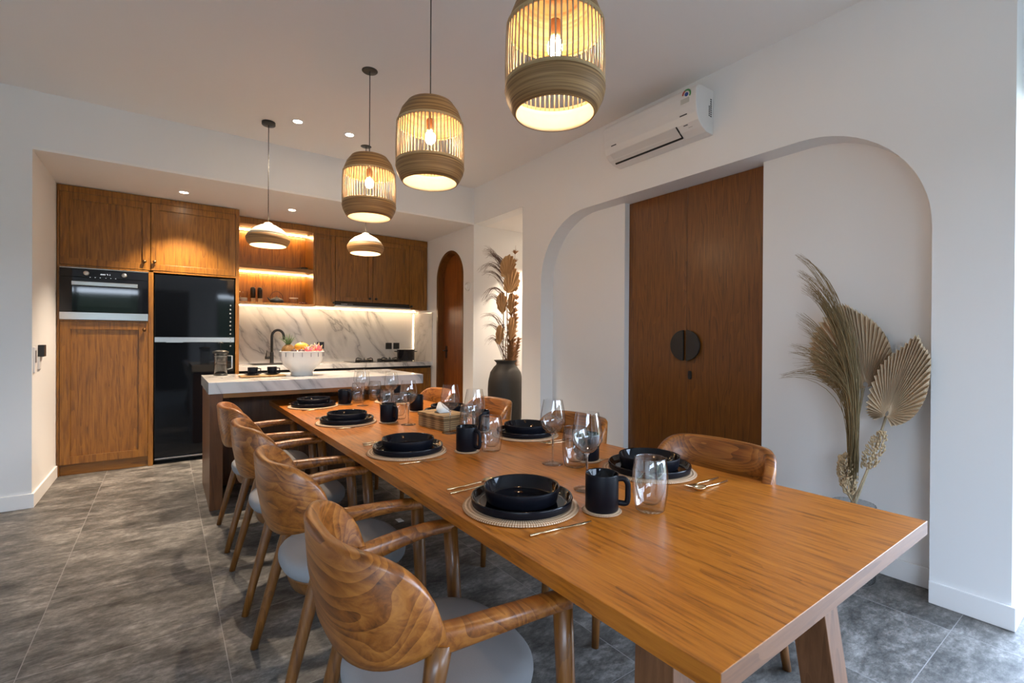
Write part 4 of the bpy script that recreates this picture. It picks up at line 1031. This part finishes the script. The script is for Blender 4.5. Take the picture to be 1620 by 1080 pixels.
def plume(parent, path, length, mat, n=130, name='plume', spread=.5, r0=.0042, bias=None):
    P_ = smooth(path, 8); b = MB()
    b.tube(P_, [.004*(1-k/len(P_))+.001 for k in range(len(P_))], 5)
    for k in range(n):
        u = random.random()**.8; i = min(len(P_)-2, int(u*(len(P_)-1))); p = P_[i]; tn = (P_[i+1]-p).normalized()
        sd = Vector((random.uniform(-1, 1), random.uniform(-1, 1), random.uniform(-.3, .3)))
        if bias is not None: sd = sd*.35+Vector(bias)
        d = (tn*1.0+sd*spread).normalized(); L = length*(1-.5*u)*random.uniform(.6, 1.1)
        q = [p, p+d*L*.55, p+d*L+Vector((0, 0, -.25*L))]
        b.tube(bez(*q, n=3), [r0, r0*.9, r0*.6, r0*.2], 3)
    return b.build(name, mat, parent)
for x0, x1, y1, dy in ((808, 816, 388, .02), (811, 819, 425, .05), (810, 818, 465, .0), (809, 817, 500, -.03), (812, 821, 535, .0)):
    plume(ar, [AL(806, 585, dy), AL(x0, (y1+590)/2+10, dy), AL(x1, y1, dy)], .14, PLUME, 650, spread=.6)
for (sx, sy), (mx_, my_), (ex, ey) in (((797, 425), (780, 392), (764, 393)), ((798, 440), (775, 402), (757, 428)), ((797, 452), (782, 425), (764, 434)), ((798, 470), (778, 440), (760, 474)), ((796, 490), (782, 455), (762, 478)), ((797, 520), (782, 488), (762, 500)), ((797, 535), (784, 505), (765, 515)), ((797, 558), (782, 520), (768, 541)), ((795, 415), (778, 398), (766, 404))):
    b = MB()
    for j in range(16):
        r = lambda s: random.uniform(-s, s)
        dy = r(.05); b.tube(bez(AL(sx+r(3), sy+r(8), dy), AL(mx_+r(4), my_+r(6), dy+r(.02)), AL(ex+r(7)+4, ey+r(6), dy+r(.04)), n=8), [.0026-.00026*k for k in range(9)], 3)
    b.build('feather_frond', PLUMED, ar)

# ================================================================ PLANT in the niche
gx, gy = 2.93, .965
t = empty('glass_vase', (gx, gy, 0), 0, 'ribbed clear glass floor vase behind the right end of the table', 'vase')
b = MB(); b.lathe([(0, .01), (.085, .006), (.095, .02), (.10, .2), (.09, .33), (.088, .37), (.098, .398), (.096, .402), (.084, .37), (.086, .33), (.094, .2), (.08, .03), (0, .03)], 56, flute=.02, fluten=24); b.build('vase_body', RGLASS, t)
pl = empty('dried_palm_arrangement', (gx, gy, .03), 0, 'dried fan palms grasses and seed heads standing in the glass vase in the niche', 'dried plant')
O = Vector((gx, gy, .03)); PX = 3.03
N_ = lambda px, py, x=PX: at(px, py, 'x', x)-O
ol = [(1355, 616), (1330, 617), (1302, 607), (1283, 585), (1277, 555), (1281, 530), (1296, 505), (1318, 484), (1332, 479), (1348, 487), (1372, 500), (1393, 520), (1406, 545), (1409, 572), (1400, 595), (1384, 610)]
fan(pl, N_(1368, 612), [N_(x, y) for x, y in ol], FANL, .012, off=Vector((.03, 0, 0)))
ol = [(1383, 664), (1373, 655), (1371, 640), (1378, 610), (1392, 580), (1410, 560), (1430, 545), (1452, 528), (1462, 545), (1474, 562), (1473, 595), (1466, 628), (1450, 655), (1430, 670), (1408, 675)]
fan(pl, N_(1402, 657, 2.94), [N_(x, y, 2.94) for x, y in ol], FANL, .012, off=Vector((.0, 0, 0)))
b = MB()
b.tube(smooth([N_(1352, 800, 2.93), N_(1374, 740, 2.95), N_(1395, 680, 2.97), N_(1402, 658, 2.975)], 6), .006, 6)
b.tube(smooth([N_(1348, 800, 2.93), N_(1352, 700, 2.97), N_(1366, 614, 3.05)], 6), .006, 6)
for dx in (-4, 0, 4, 8): b.tube(smooth([N_(1350+dx*.5, 800, 2.93), N_(1346+dx, 720, 2.93), N_(1345+dx*1.3, 640, 2.93)], 6), .005, 6)
b.build('stems', plain('straw stems', (.42, .34, .22), .7, var=.2), pl)
b = MB(); r = lambda s: random.uniform(-s, s)
tips = [(1258, 404, 5), (1262, 432, 6), (1270, 455, 9), (1262, 500, 8), (1268, 520, 10), (1250, 550, 9), (1232, 595, 4), (1262, 580, 14), (1285, 545, 14), (1300, 590, 14), (1310, 500, 12), (1335, 500, 8), (1290, 470, 8)]
for k in range(300):
    tx, ty, sp = random.choice(tips); x0 = 1350+r(8); xx = 2.90+r(.035)
    y0 = random.uniform(640, 760)
    cxp = 1362+r(14)-(ty-480)*.10; cyp = min(ty+100, 600)-30+r(25)
    if ty < 470: cxp -= 14; cyp -= 20
    b.tube(bez(N_(x0, y0, xx), N_(cxp, cyp, xx+r(.01)), N_(tx+r(sp)+4, ty+r(sp), xx+r(.04)), n=10), [.0018, .0022, .0022, .002, .0019, .0018, .0016, .0013, .001, .0007, .0003], 3)
b.build('grass_frond', GRASS, pl)
for (ax_, ay_), (bx_, by_), w in (((1343, 782), (1341, 718), 12), ((1334, 770), (1331, 722), 6), ((1372, 742), (1396, 684), 12)):
    A, B = N_(ax_, ay_, 2.90), N_(bx_, by_, 2.90); b = MB(); b.tube([N_(1349, 795, 2.92), A, B], [.003, .004, .003], 6)
    ln = (B-A).length; wid = w/300
    for k in range(230):
        u = random.random(); a = random.uniform(0, 2*PI); rr = wid*(math.sin(PI*min(1, .12+u*.86))**.6)*random.uniform(.5, 1)
        p = A+(B-A)*u+Vector((math.cos(a)*rr, math.sin(a)*rr, 0)); d = Vector((math.cos(a)*.5, math.sin(a)*.5, .9)).normalized()
        b.tube([p, p+d*.008, p+d*.016], [.002, .0042, .0008], 5)
    b.build('seed_head', SEEDM, pl)
